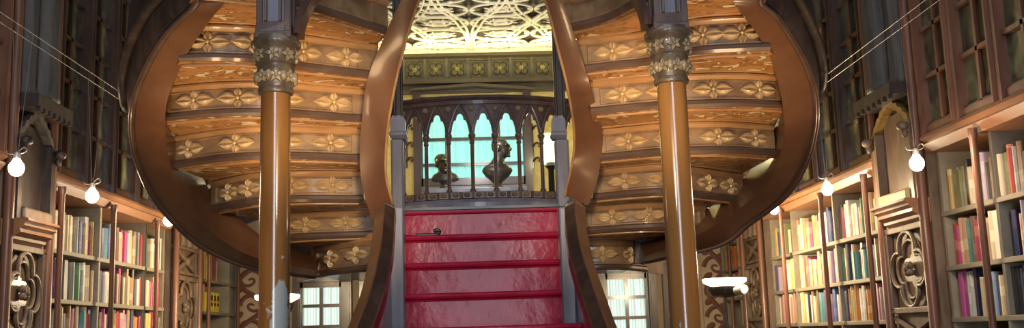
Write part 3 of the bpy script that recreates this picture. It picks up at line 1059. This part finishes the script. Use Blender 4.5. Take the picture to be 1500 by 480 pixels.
def pilaster(s, d0, d1, lab, far=False):
    X = lambda x: s * x
    p = thing('carved_pilaster', (s * 2.7, (d0 + d1) / 2, 0), lab, 'pilaster')
    m_ = (d0 + d1) / 2
    hw = (d1 - d0) / 2 - .05
    MB().box((X(2.54), d0 + .03, 0), (X(2.91), d1 - .03, 5.6)).build('body', M['pilaster'], p)
    for y in (d0 + .035, d1 - .035):
        w = MB()
        w.lathe((X(2.50), y, 0), [(.04, 0), (.04, .8), (.028, .84), (.027, 5.6)], 12)
        w.build('shaft', M['frame'], p, smooth='angle')
    # quatrefoil panel
    zc = 1.905
    hz = .24
    w = MB()
    for y in (m_ - hw + .02, m_ + hw - .02):
        w.box((X(2.50), y - .02, zc - hz), (X(2.54), y + .02, zc + hz))
    for z in (zc - hz, zc + hz):
        w.box((X(2.50), m_ - hw, z - .018), (X(2.54), m_ + hw, z + .018))
    pan = w.build('quatrefoil_panel', M['pilaster'], p, bevel=.005)
    w = MB()
    R = []
    for i in range(64):
        a = 2 * PI * i / 64
        r = .62 + .38 * abs(math.cos(2 * a)) ** .7
        R.append((X(2.515), m_ + (hw - .045) * r * math.cos(a), zc + (hz - .02) * r * math.sin(a)))
    w.tube(R, .014, 8, cyc=True, up=(1, 0, 0))
    w.tube([(X(2.53), m_ + (q[1] - m_) * .78, zc + (q[2] - zc) * .78) for q in R], .012, 6, cyc=True, up=(1, 0, 0))
    w.build('quatrefoil_ring', M['pilaster'], pan, smooth=True)
    w = MB()
    for q in range(4):
        a = q * PI / 2 + PI / 4
        w.ball((X(2.515), m_ + .028 * math.cos(a), zc + .028 * math.sin(a)), (.022, .024, .024), 8, 6)
    w.ball((X(2.50), m_, zc), .02, 8, 6)
    w.build('rosette', M['pilaster'], pan, smooth=True)
    # lattice below
    w = MB()
    for z in [1.62 - .16 * k for k in range(5)]:
        for q in (-1, 1):
            w.tube([(X(2.52), m_ - q * hw * .9, z), (X(2.52), m_ + q * hw * .9, z - .16)], .016, 6)
    w.build('lattice_panel', M['pilaster'], p)
    if far:
        # stacked carved panels: a small crossed square, then upright flutes
        w = MB()
        for z in (2.19, 2.40):
            w.box((X(2.505), m_ - hw, z - .012), (X(2.54), m_ + hw, z + .012))
        for q in (-1, 1):
            w.tube([(X(2.52), m_ - q * hw * .8, 2.21), (X(2.52), m_ + q * hw * .8, 2.38)], .02, 8)
        w.ball((X(2.515), m_, 2.295), (.03, .05, .04), 10, 8)
        w.build('crossed_panel', M['pilaster'], p, smooth='angle')
        for k in range(4):
            y = m_ + (k - 1.5) * hw * .55
            w = MB()
            w.lathe((X(2.53), y, 0), [(.036, 2.42), (.03, 2.45), (.03, 5.6)], 12)
            w.build('flute', M['pilaster'], p, smooth='angle')
        return p
    # bracket shelf
    w = MB()
    pr = [(2.40, 2.29), (2.395, 2.275), (2.42, 2.262), (2.415, 2.25), (2.44, 2.235), (2.435, 2.215), (2.47, 2.195), (2.475, 2.18), (2.50, 2.165), (2.54, 2.15), (2.54, 2.29)]
    w.loft([[(X(x), y, z) for x, z in pr] for y in (d0 + .04, d1 - .14)])
    w.build('bracket_shelf', M['cornice'], p)
    # niche with a pointed head; the left one's shade is put into darker woods
    w = MB()
    w.box((X(2.525), m_ - hw * .75, 2.29), (X(2.54), m_ + hw * .75, 2.84))
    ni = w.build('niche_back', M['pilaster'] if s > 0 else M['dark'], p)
    MB().box((X(2.45), m_ - hw * .72, 2.292), (X(2.524), m_ + hw * .72, 2.36)).build('niche_sill', M['gold'] if s > 0 else M['pilaster'], ni, bevel=.012)  # golden sill on the right also carries the niche's warm glow in its colour
    w = MB()
    w.box((X(2.47), m_ - hw * .95, 2.29), (X(2.54), m_ - hw * .75, 2.75))
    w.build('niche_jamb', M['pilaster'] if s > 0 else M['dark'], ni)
    w = MB()
    w.box((X(2.47), m_ + hw * .75, 2.29), (X(2.54), m_ + hw * .95, 2.75))
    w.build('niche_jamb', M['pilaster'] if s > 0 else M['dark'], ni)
    w = MB()
    P = []
    N = 18
    for i in range(N + 1):
        t = -1 + 2 * i / N
        P.append((m_ + hw * .92 * t, 2.72 + .15 * (1 - abs(t) ** 1.5)))
    w.loft([[(X(2.475), y, z + .012 * (i % 2)), (X(2.475), y, z + .04 + .014 * (i % 2)), (X(2.53), y, z + .04), (X(2.53), y, z + .012)] for i, (y, z) in enumerate(P)])
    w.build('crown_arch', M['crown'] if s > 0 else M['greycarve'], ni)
    for y in (m_ - hw * .92, m_ + hw * .92):
        w = MB()
        w.ball((X(2.44), y, 2.71), (.035, .035, .03), 10, 8)
        w.ball((X(2.45), y, 2.67), (.02, .02, .03), 8, 6)
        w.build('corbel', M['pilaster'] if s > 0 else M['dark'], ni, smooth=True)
    # canopy with clustered half shafts
    w = MB()
    w.box((X(2.38), d0 + .06, 2.90), (X(2.54), d1 - .06, 2.97))
    for k in range(7):
        y = d0 + .09 + (d1 - d0 - .18) * k / 6
        w.box((X(2.375), y - .018, 2.875), (X(2.40), y + .018, 2.90))
    cn = w.build('canopy_cornice', M['dark'], p)
    for k in range(3):
        y = m_ + (k - 1) * hw * .62
        w = MB()
        r0 = .085 if k == 1 else .06
        w.lathe((X(2.50 - (.03 if k == 1 else 0)), y, 0), [(r0 * 1.2, 2.97), (r0 * 1.2, 3.0), (r0, 3.03), (r0, 5.6)], 28, mod=lambda a, z: 1 + .05 * math.cos(a * 9))
        w.build('clustered_shaft', M['greycarve'], p, smooth=True)
    return p


bookcase(1, 3.4, 5.62, 'grey painted bookcase at the right edge, in front of the carved pilaster with gold niche', [3.95, 5.0], 5)
bookcase(1, 6.35, 9.05, 'long bookcase of many books between the two right-hand pilasters', [6.50, 7.37, 8.39], 5)
bookcase(1, 9.8, 10.98, 'far right bookcase holding orange and green books behind the torch lamp', [10.25], 2)
bookcase(-1, 6.05, 8.42, 'long bookcase of many books between the two left-hand pilasters', [6.13, 7.0, 7.95], 5)
bookcase(-1, 9.25, 10.98, 'far left bookcase holding yellow boxes beside the painted scroll wall', [9.47, 10.6], 3)
bookcase(-1, 3.2, 5.42, 'bookcase at the left edge before the near carved pilaster', [4.3], 5)
pilaster(1, 5.64, 6.33, 'carved pilaster with gold niche and quatrefoil panel on the right wall')
pilaster(1, 9.07, 9.78, 'carved pilaster beside the torch lamp, at the far end of the right-hand books', True)
pilaster(-1, 5.44, 6.03, 'carved pilaster with bracket shelf and quatrefoil panel at the left edge')
pilaster(-1, 8.44, 9.23, 'carved pilaster between the two left-hand bookcases, near the curved flight', True)

# ------------------------------------------------------------------ books
PAL = [('red', (.36, .05, .05)), ('crimson', (.30, .04, .09)), ('pink', (.60, .30, .36)), ('magenta', (.42, .07, .24)), ('white', (.70, .67, .60)), ('white', (.68, .66, .60)), ('white', (.60, .60, .58)), ('cream', (.66, .57, .38)), ('cream', (.62, .52, .36)), ('cream', (.56, .48, .34)),
       ('yellow', (.60, .45, .14)), ('ochre', (.40, .27, .10)), ('orange', (.52, .22, .07)), ('brown', (.16, .09, .05)), ('brown', (.20, .13, .09)), ('tan', (.42, .30, .19)), ('tan', (.36, .24, .15)), ('green', (.07, .20, .10)), ('olive', (.20, .20, .10)),
       ('teal', (.07, .22, .24)), ('pale blue', (.36, .46, .52)), ('blue', (.07, .12, .28)), ('navy', (.03, .04, .10)), ('purple', (.16, .09, .22)), ('lilac', (.40, .32, .42)), ('grey', (.30, .30, .29)), ('grey', (.20, .20, .20)), ('black', (.02, .02, .022)), ('salmon', (.54, .30, .22))]
ORD = ['first', 'second', 'third', 'fourth', 'fifth', 'sixth', 'seventh', 'eighth', 'ninth', 'tenth', 'eleventh', 'twelfth']


def book_mesh(kind):
    w = MB()
    # spine at +x; unit size; cover boards, rounded spine, page block
    rnd = (.0, .06, .10)[kind]
    w.loft([[(0, -.5, z), (.94, -.5, z), (.94 + rnd * .5, -.4, z), (.94 + rnd, -.15, z), (.94 + rnd, .15, z), (.94 + rnd * .5, .4, z), (.94, .5, z), (0, .5, z), (0, .38, z), (.86, .36, z), (.86, -.36, z), (0, -.38, z)] for z in (0, 1)])
    w.box((.02, -.37, .025), (.87, .37, .97), m=1)
    o = w.build('book', [M['book'], M['pages']])
    return o


PROTO = [book_mesh(k) for k in range(3)]
protoused = [False, False, False]
BOOKS = []


def put_book(x, y, z, s, t, dep, h, name, colr, tilt=0.0):
    k = random.randrange(3)
    if protoused[k]:
        o = PROTO[k].copy()
        COL.objects.link(o)
    else:
        o = PROTO[k]
        protoused[k] = True
    o.scale = (dep / 1.04, t, h)
    o.location = (x, y, z)
    o.rotation_euler = (tilt, 0, 0 if s < 0 else PI)
    v = random.uniform(.8, 1.2)
    o.color = (min(1, colr[0] * v), min(1, colr[1] * v), min(1, colr[2] * v), 1)
    return o


SPECS = []


def fill(s, d0, d1, shelf_i, bay, stops, group, tmin=.045, tmax=.08, pal=None):
    z = SH[shelf_i]
    sname = {3: 'lowest', 4: 'middle', 5: 'top'}[shelf_i]
    y = d0
    made = []
    hb = .23
    run = []
    edges = sorted(a for a in stops if a > d0) + [d1 + .02]
    while y < d1 - .02:
        for a in stops:
            if a - .018 < y < a + .018:
                y = a + .019
        lim = min([a - .016 for a in edges if a - .016 > y] + [d1])
        if not run:
            run = [random.choice(pal or PAL)] * random.choice((1, 1, 1, 1, 1, 2))
            hb = random.uniform(.195, .262)
        t = random.uniform(tmin, tmax)
        if y + t > lim:
            t = lim - y
            if t < .018:
                y = lim + .036
                continue
        nm, c = run.pop()
        h = min(.248 if shelf_i == 3 else .264, hb + random.uniform(-.012, .012))
        dep = random.uniform(.17, .21)
        made.append(dict(nm=nm, c=c, s=s, t=t - .002, h=h, dep=dep, x=s * (2.585 + random.uniform(0, .022) + dep), y=y + t / 2, z=z + .0005, group=group))
        y += t
        if random.random() < .035:
            y += .05
    cnt = {}
    for b in made:
        cnt[b['nm']] = cnt.get(b['nm'], 0) + 1
    seen = {}
    for b in made:
        nm = b['nm']
        seen[nm] = seen.get(nm, 0) + 1
        q = '' if cnt[nm] == 1 else (ORD[min(11, seen[nm] - 1)] + ' ')
        end = '' if cnt[nm] == 1 else ' from the near end'
        b['label'] = '%s%s book%s, %s shelf, %s' % (q, nm, end, sname, bay)
        b['size'] = b['t'] * b['h'] / b['y'] ** 3
    SPECS.extend(made)


R1 = [6.37, 6.50, 7.37, 8.39, 9.03]
for i in (3, 4, 5):
    fill(1, 6.40, 9.02, i, 'the long right bookcase', R1, 'books in the long right bookcase', .034, .064)
    fill(1, 4.6, 5.58, i, 'the right edge bookcase', [5.0, 5.60], 'books in the right edge bookcase', .03, .052)
    fill(-1, 6.08, 8.39, i, 'the long left bookcase', [6.07, 6.13, 7.0, 7.95, 8.40], 'books in the long left bookcase', .034, .062)
fill(1, 9.85, 10.9, 5, 'the far right bookcase', [10.25], 'books in the far right bookcase', .06, .10, pal=[('orange', (.75, .18, .03)), ('orange', (.72, .16, .03)), ('lime', (.45, .62, .05)), ('tan', (.42, .28, .16))])
fill(1, 9.85, 10.9, 4, 'the far right bookcase', [10.25], 'books in the far right bookcase', .05, .09)
fill(-1, 9.3, 10.2, 5, 'the far left bookcase', [9.47], 'books in the far left bookcase', .05, .09)
fill(-1, 9.3, 9.75, 4, 'the far left bookcase', [9.47], 'books in the far left bookcase', .05, .09, pal=[('orange', (.6, .25, .05)), ('salmon', (.5, .25, .2)), ('cream', (.66, .57, .38))])
SPECS.sort(key=lambda b: -b['size'])
NBOOK = 298
for b in SPECS[:NBOOK]:
    o = put_book(b['x'], b['y'], b['z'], b['s'], b['t'], b['dep'], b['h'], b['nm'], b['c'])
    tag(o, b['label'], 'book', b['group'])
rest = SPECS[NBOOK:]
print('BOOKS', len(SPECS), 'rest', len(rest))
if rest:
    w = MB()
    cols = []
    for b in rest:
        n0 = len(w.bm.faces)
        x0, x1 = b['x'], b['x'] - b['s'] * b['dep']
        xm = x1 + b['s'] * .006
        ya, yb, za, zb = b['y'] - b['t'] / 2, b['y'] + b['t'] / 2, b['z'], b['z'] + b['h']
        ym = (yb - ya) * .2
        w.loft([[(x0, ya, z), (xm, ya, z), (x1, ya + ym, z), (x1, yb - ym, z), (xm, yb, z), (x0, yb, z)] for z in (za, zb)])
        cols += [b['c']] * (len(w.bm.faces) - n0)
    lay = w.bm.faces.layers.int.new('k')
    uq = []
    w.bm.faces.ensure_lookup_table()
    lc = w.bm.loops.layers.float_color.new('book_colour')
    for f, c in zip(w.bm.faces, cols):
        for l in f.loops:
            l[lc] = (*c, 1)
    o = w.build('distant_books', M['bookfar'])
    o['label'] = 'smaller books at the far ends of the side wall shelves'
    o['category'] = 'books'
    o['kind'] = 'stuff'
# yellow boxed sets on the far left shelf
for k in range(3):
    y = at(306 + k * 5, 452, 10.0).y
    w = MB()
    yy = 9.95 + k * .12
    w.box((-2.60, yy, SH[3] + .29 - .009), (-2.80, yy + .10, SH[3] + .29 + .18))
    w.box((-2.597, yy + .02, SH[3] + .29 + .05), (-2.60, yy + .08, SH[3] + .29 + .08), m=1).box((-2.597, yy + .02, SH[3] + .29 + .10), (-2.60, yy + .08, SH[3] + .29 + .15), m=1)
    o = w.build('yellow_box', [plain('yellow_card', (.8, .62, .04), .5), M['black']])
    for v in o.data.vertices:
        v.co.z += SH[4] - (SH[3] + .29 - .01)
    tag(o, ['yellow box nearest the pilaster on the far left bookcase', 'middle one of three yellow boxes on the far left bookcase', 'yellow box nearest the back wall on the far left bookcase'][k], 'box', 'yellow boxes on the far left shelf')

# ------------------------------------------------------------------ painted scrolls on the back wall
def scroll(px0, px1, d, name, flip=1):
    xa, xb = at(px0, 420, d).x, at(px1, 420, d).x
    w = MB()
    w.box((xa, d - .02, 0), (xb, d + .0, 3.0))
    o = struct(w.build(name, M['plaster'], recalc=False))
    w = MB()
    xc, hw = (xa + xb) / 2, (xb - xa) / 2
    yy = d - .026
    P = []
    for i in range(70):
        z = 1.3 + i * .022
        P.append((xc + hw * .55 * math.sin(i * .26) * flip, yy, z))
    w.tube(P, .03, 6, up=(0, 1, 0), flat=.3)
    for k in range(6):
        z = 1.45 + k * .265
        f = flip * (1 if k % 2 else -1)
        n = 20
        w.tube([(xc + f * (.02 + .12 * (1 - j / n)) * math.cos(j * .42) - f * .02, yy, z + .13 * (1 - j / n) * math.sin(j * .42)) for j in range(n + 1)], [.028 - .0008 * j for j in range(n + 1)], 6, up=(0, 1, 0), flat=.3)
        for q in (-1, 1):
            w.ball((xc + q * hw * .55, yy, z + .1 * q), (.06, .01, .035), 10, 6, rot=Matrix.Rotation(q * .6, 3, 'Y'))
    w.build('painted_scroll', M['scroll'], o)


scroll(336, 402, BACK - .01, 'wall_back_panel_left')
scroll(1028, 1068, BACK - .01, 'wall_back_panel_right', -1)

# ------------------------------------------------------------------ torch lamps
def torch(px, py, d, lab):
    c = at(px, py, d)
    t = thing('torch_lamp', (c.x, d, 0), lab, 'floor lamp', 'standing torch lamps')
    w = MB()
    w.lathe((c.x, d, 0), [(.14, 0), (.14, .015), (.03, .03), (.012, .04)], 24)
    w.build('base', M['black'], t, smooth='angle')
    w = MB()
    w.lathe((c.x, d, 0), [(.012, .03), (.012, c.z - .12)], 12)
    w.build('pole', M['black'], t, smooth='angle')
    w = MB()
    w.lathe((c.x, d, c.z), [(.03, -.13), (.11, -.115), (.135, -.07), (.135, -.045), (.10, -.045), (.03, -.06)], 28)
    w.build('bowl', M['bronze'], t, smooth='angle')
    w = MB()
    w.lathe((c.x, d, c.z), [(.02, -.045), (.10, -.045), (.165, -.012), (.172, .012), (.165, .018), (.02, .008)], 32)
    w.build('lamp_glass', M['lampglow'], t, smooth='angle')
    w = MB()
    w.tube([(c.x + .05, d - .13, c.z - .085), (c.x + .10, d - .19, c.z - .075)], [.03, .042], 14)
    sp = w.build('reading_spot', M['white_metal'], t, smooth='angle')
    w = MB()
    w.ball((c.x + .103, d - .195, c.z - .074), (.03, .03, .03), 12, 8)
    w.build('spot_bulb', M['shade'], sp, smooth=True)
    return c


tl = torch(406, 435, 8.0, 'standing torch lamp glowing behind the left column')
tr_ = torch(1061, 411, 8.0, 'standing torch lamp with glowing disc and dark bowl beside the right column')

# ------------------------------------------------------------------ bulbs on wires
BULBS = [(24, 246, -1, 'round bare bulb hanging by the pilaster at the far left edge'), (135, 287, -1, 'bare bulb hanging before the cornice of the long left bookcase'), (247, 323, -1, 'bare bulb hanging between the left bookcase and the curved flight'),
         (1134, 306, 1, 'bare bulb hanging between the right curved flight and the long bookcase'), (1212, 277, 1, 'bare bulb hanging above the middle of the long right bookcase'), (1343, 239, 1, 'bare bulb hanging in front of the gold niche pilaster')]
lights = []
CBX = 2.2
CBZ = 3.12


def onx(px, py, x):
    r = ray(px, py)
    return Vector((0, 0, EYE)) + r * (x / r.x)


for px, py, s, lab in BULBS:
    p = onx(px, py, s * CBX)
    t = thing('hanging_bulb', p, lab, 'light bulb', 'bare bulbs hung along the side walls')
    w = MB()
    w.lathe((p.x, p.y, p.z), [(.004, -.04), (.02, -.034), (.032, -.018), (.036, 0), (.032, .018), (.02, .034), (.014, .046)], 16)
    w.build('glass_bulb', M['bulb'], t, smooth=True)
    w = MB()
    w.lathe((p.x, p.y, p.z), [(.015, .044), (.016, .06), (.012, .075), (.004, .08)], 12)
    w.build('cap', M['white_metal'], t, smooth='angle')
    w = MB()
    w.tube(catmull([(p.x, p.y, p.z + .075), (p.x + .03, p.y, p.z + .10), (p.x + .045, p.y, p.z + .085), (p.x + .02, p.y, p.z + .07), (p.x - .04, p.y, p.z + .07), (p.x - .05, p.y, p.z + .085)], 20), .0025, 6)
    w.build('wire_hook', M['wire'], t)
    for k in (-1, 1):
        w = MB()
        w.tube([(p.x + k * .004, p.y, p.z + .07), (p.x + k * .035, p.y + k * .03, CBZ + (0 if k < 0 else 0))], .0016, 5)
        w.build('lead', M['wire'], t)
    lights.append(p)
BE = [2, 7, 8, 10, 11, 12]
for s in (-1, 1):
    for k in (-1, 1):
        w = MB()
        w.tube([(s * CBX + k * .035, FRONT, CBZ), (s * CBX + k * .035, 8.0, CBZ)], .002, 6)
        o = w.build('suspension_cable', M['wire'])
        side = 'left' if s < 0 else 'right'
        tag(o, 'thin suspension cable along the %s wall, the one nearer the %s' % (side, 'books' if k == s else 'stairs'), 'cable', 'lighting cables')

# ------------------------------------------------------------------ busts, lamp and console on the mezzanine
zcon = at(690, 278, 8.2).z
cs = thing('console_table', (0, 8.25, LAND), 'low grey console under the aqua window carrying the two busts', 'table')
cxa, cxb = at(622, 280, 8.2).x, at(772, 280, 8.2).x
MB().box((cxa, 8.05, zcon - .04), (cxb, 8.5, zcon)).build('top', M['post'], cs, bevel=.006)
for x in (cxa + .03, cxb - .03):
    for y in (8.09, 8.46):
        MB().box((x - .025, y - .025, LAND), (x + .025, y + .025, zcon - .04)).build('leg', M['balustrade'], cs)


def bust(px, d, head_py, head_px, lab, face, sh, wide):
    z0 = zcon + .0005
    c = at(px, 270, d)
    hc = at(head_px, head_py, d)
    K = 1.28
    w = MB()
    # plinth, chest, shoulders, neck, head as one body
    nk = Vector((c.x, d, z0 + sh))
    secs = []
    for hw, dp, z in ((.058, .05, 0), (.058, .05, .022), (.036, .036, .032), (.034, .034, .045), (wide * .45, .05, .07), (wide * .78, .06, sh * .55), (wide * 1.0, .06, sh - .045), (wide * .98, .055, sh - .025), (wide * .80, .055, sh), (wide * .5, .05, sh + .02), (.05, .045, sh + .04)):
        secs.append([(c.x + hw * math.cos(2 * PI * k / 24), d + dp * math.sin(2 * PI * k / 24), z0 + z) for k in range(24)])
    w.loft(secs)
    w.tube([nk, (nk + hc) / 2 + Vector((0, 0, -.01)), hc], [.06, .048, .046], 14)
    fd = Vector((face[0], face[1], 0)).normalized()
    sd = Vector((-fd.y, fd.x, 0))
    rot = Matrix((sd, fd, Vector((0, 0, 1)))).transposed()
    def hb(f, sd_, u, rad):                      # a lump of the head: forward, sideways, up
        w.ball(hc + (fd * f + sd * sd_ + Vector((0, 0, u))) * K, tuple(r * K for r in rad), 14, 10, rot=rot)
    hb(-.008, 0, .012, (.046, .058, .055))       # skull
    hb(.016, 0, -.022, (.036, .040, .046))       # jaw
    hb(.050, 0, -.052, (.016, .012, .012))       # chin
    hb(.058, 0, -.010, (.009, .016, .014))       # nose
    hb(.050, 0, .004, (.008, .012, .022))        # nose bridge
    hb(.050, 0, .018, (.034, .011, .009))        # brow
    hb(.052, 0, -.033, (.018, .009, .006))       # lips
    for q in (-1, 1):
        hb(-.004, q * .045, -.005, (.008, .014, .020))
    for j in range(16):                          # wavy hair close to the skull
        a = j * 2.4
        e = .2 + .075 * j
        v = sd * math.cos(a) * .040 * math.cos(e) - fd * (.022 + .030 * abs(math.sin(a)) * math.cos(e)) + Vector((0, 0, .045 * math.sin(e) + .012))
        w.ball(hc + v * K, .016 * K, 8, 6)
    o = w.build('bust', M['bronze'], smooth=True, recalc=False)
    rm = o.modifiers.new('body', 'REMESH')
    rm.mode = 'VOXEL'
    rm.voxel_size = .006
    rm.use_smooth_shade = True
    sm = o.modifiers.new('soft', 'SMOOTH')
    sm.factor = .5
    sm.iterations = 3
    tag(o, lab, 'bust', 'bronze busts before the window')


bust(652, 8.2, 240, 649, 'smaller dark bronze bust on the left of the console, sloping shoulders', (.35, -1), .13, .115)
bust(729, 8.2, 217, 734, 'taller dark bronze bust on the right of the console, head turned sideways', (1, -.35), .19, .125)
tlmp = thing('table_lamp', at(806, 262, 8.4), 'bright shaded lamp at the right end of the mezzanine, beside the post', 'lamp')
lp = at(807, 238, 8.4)
w = MB()
w.lathe((lp.x, 8.4, lp.z), [(.09, 0), (.085, .06), (.06, .24), (.055, .24), (.08, .06), (.084, .004)], 24)
w.build('lamp_shade', M['shade'], tlmp, smooth='angle')
w = MB()
w.lathe((lp.x, 8.4, 0), [(.08, LAND), (.08, LAND + .02), (.03, LAND + .05), (.025, lp.z - .06), (.05, lp.z - .03), (.03, lp.z + .02), (.02, lp.z + .10)], 16)
w.build('base', M['black'], tlmp, smooth='angle')
# wall brackets beside the window
for x_, lab in ((600, 'small dark scroll bracket on the gold wall at the left of the aqua window'), (785, 'small dark scroll bracket on the gold wall at the right of the aqua window')):
    p = at(x_, 215, MY)
    w = MB()
    for q in (0, .16, -.14):
        w.tube(catmull([(p.x - .03, MY - .012, p.z + q), (p.x, MY - .05, p.z + q + .03), (p.x + .03, MY - .06, p.z + q + .02), (p.x + .025, MY - .05, p.z + q - .01)], 12), .010, 6)
    w.tube([(p.x - .03, MY - .010, p.z - .2), (p.x - .03, MY - .010, p.z + .22)], .01, 6)
    tag(w.build('scroll_bracket', M['darkrail']), lab, 'bracket')

# small black strap lying on the second red tread
bz = LAND - RH
p = at(626, 344, 5.62)
w = MB()
pts = [onz(x, y, bz) for x, y in ((598, 347), (612, 347), (626, 346))]
yb = 5.55
X = lambda px: at(px, 344, yb).x
w.tube([(X(594), yb, bz + .0085), (X(604), yb + .01, bz + .0085)], .009, 6, flat=.7)
w.tube(catmull([(X(609), yb, bz + .0115), (X(616), yb, bz + .012), (X(626), yb, bz + .012), (X(634), yb, bz + .0115), (X(640), yb, bz + .014), (X(644), yb, bz + .028), (X(640), yb, bz + .038), (X(635), yb, bz + .030)], 24), .010, 8)
tag(w.build('strap', M['black'], smooth=True), 'small black curled strap lying at the left of the second red step', 'strap')

# ------------------------------------------------------------------ light
def lamp(name, kind, loc, energy, col, size=.1, rot=None, sy=None, spot=None):
    d = bpy.data.lights.new(name, kind)
    d.energy = energy
    d.color = col
    if kind == 'AREA':
        d.shape = 'RECTANGLE'
        d.size = size
        d.size_y = sy or size
    elif kind in ('POINT', 'SPOT'):
        d.shadow_soft_size = size
        if spot:
            d.spot_size = spot
            d.spot_blend = .6
    o = bpy.data.objects.new(name, d)
    o.location = loc
    if rot:
        o.rotation_euler = rot
    COL.objects.link(o)
    return o


WARM = (1.0, .66, .34)
for i, p in enumerate(lights):
    lamp('bulb_light', 'POINT', (p.x * .985, p.y - .05, p.z - .06), BE[i], (1, .72, .46), .05)
# daylight through the front window and the skylight
lamp('daylight_window', 'AREA', (0, FRONT - .05, 2.8), 230, (.84, .91, 1.0), 1.3, (-PI / 2 + PI, 0, 0), 4.6)
lamp('skylight', 'AREA', (0, 1.5, TOP - .05), 75, (.90, .95, 1.0), 2.5, (0, 0, 0), 6.0)
# unseen warm spots added to light the flights from below and in front
def spot(loc, aim, energy, ang, col=(1, .68, .36), size=.06):
    v = Vector(aim) - Vector(loc)
    o = lamp('flight_fill_spot', 'SPOT', loc, energy, col, size, v.to_track_quat('-Z', 'Y').to_euler(), spot=math.radians(ang))
    o.data.spot_blend = .8
    return o


for s in (-1, 1):
    spot((s * 1.0, 3.95, .8), (s * .98, 4.2, 2.8), 42, 60, size=.2)
    spot((s * 1.12, 2.7, .7), (s * .98, 4.25, 2.78), 150, 32, size=.2)
    spot((s * .08, 2.3, 2.3), (s * .74, 4.75, 2.42), 175, 33, col=(1, .74, .46), size=.12)
lamp('torch_light', 'POINT', (tl.x, 8.0, tl.z + .14), 80, (1, .78, .48), .12)
lamp('torch_light', 'POINT', (tr_.x, 8.0, tr_.z + .14), 80, (1, .78, .48), .12)
for s in (-1, 1):
    lamp('mezzanine_fill', 'POINT', (s * 1.0, 8.7, 3.25), 7, (1, .84, .42), .1)  # unseen fills added to warm the mezzanine walls
lamp('ceiling_edge_fill', 'AREA', (0, 8.85, 4.0), 22, (1, .86, .42), 2.4, (PI, 0, 0), .15)  # unseen uplight added for the yellow glow along the ceiling's far edge
lamp('tracery_fill', 'POINT', (0, 7.7, 3.4), 26, (1, .94, .82), .15)  # unseen point light added to whiten the ceiling tracery
lamp('mezzanine_table_light', 'POINT', (lp.x, 8.4, lp.z + .3), 8, (1, .86, .5), .08)

wd = bpy.data.worlds.new('world')
SC.world = wd
wd.use_nodes = True
bg = wd.node_tree.nodes['Background']
bg.inputs[0].default_value = (.80, .88, 1.0, 1)
bg.inputs[1].default_value = .4
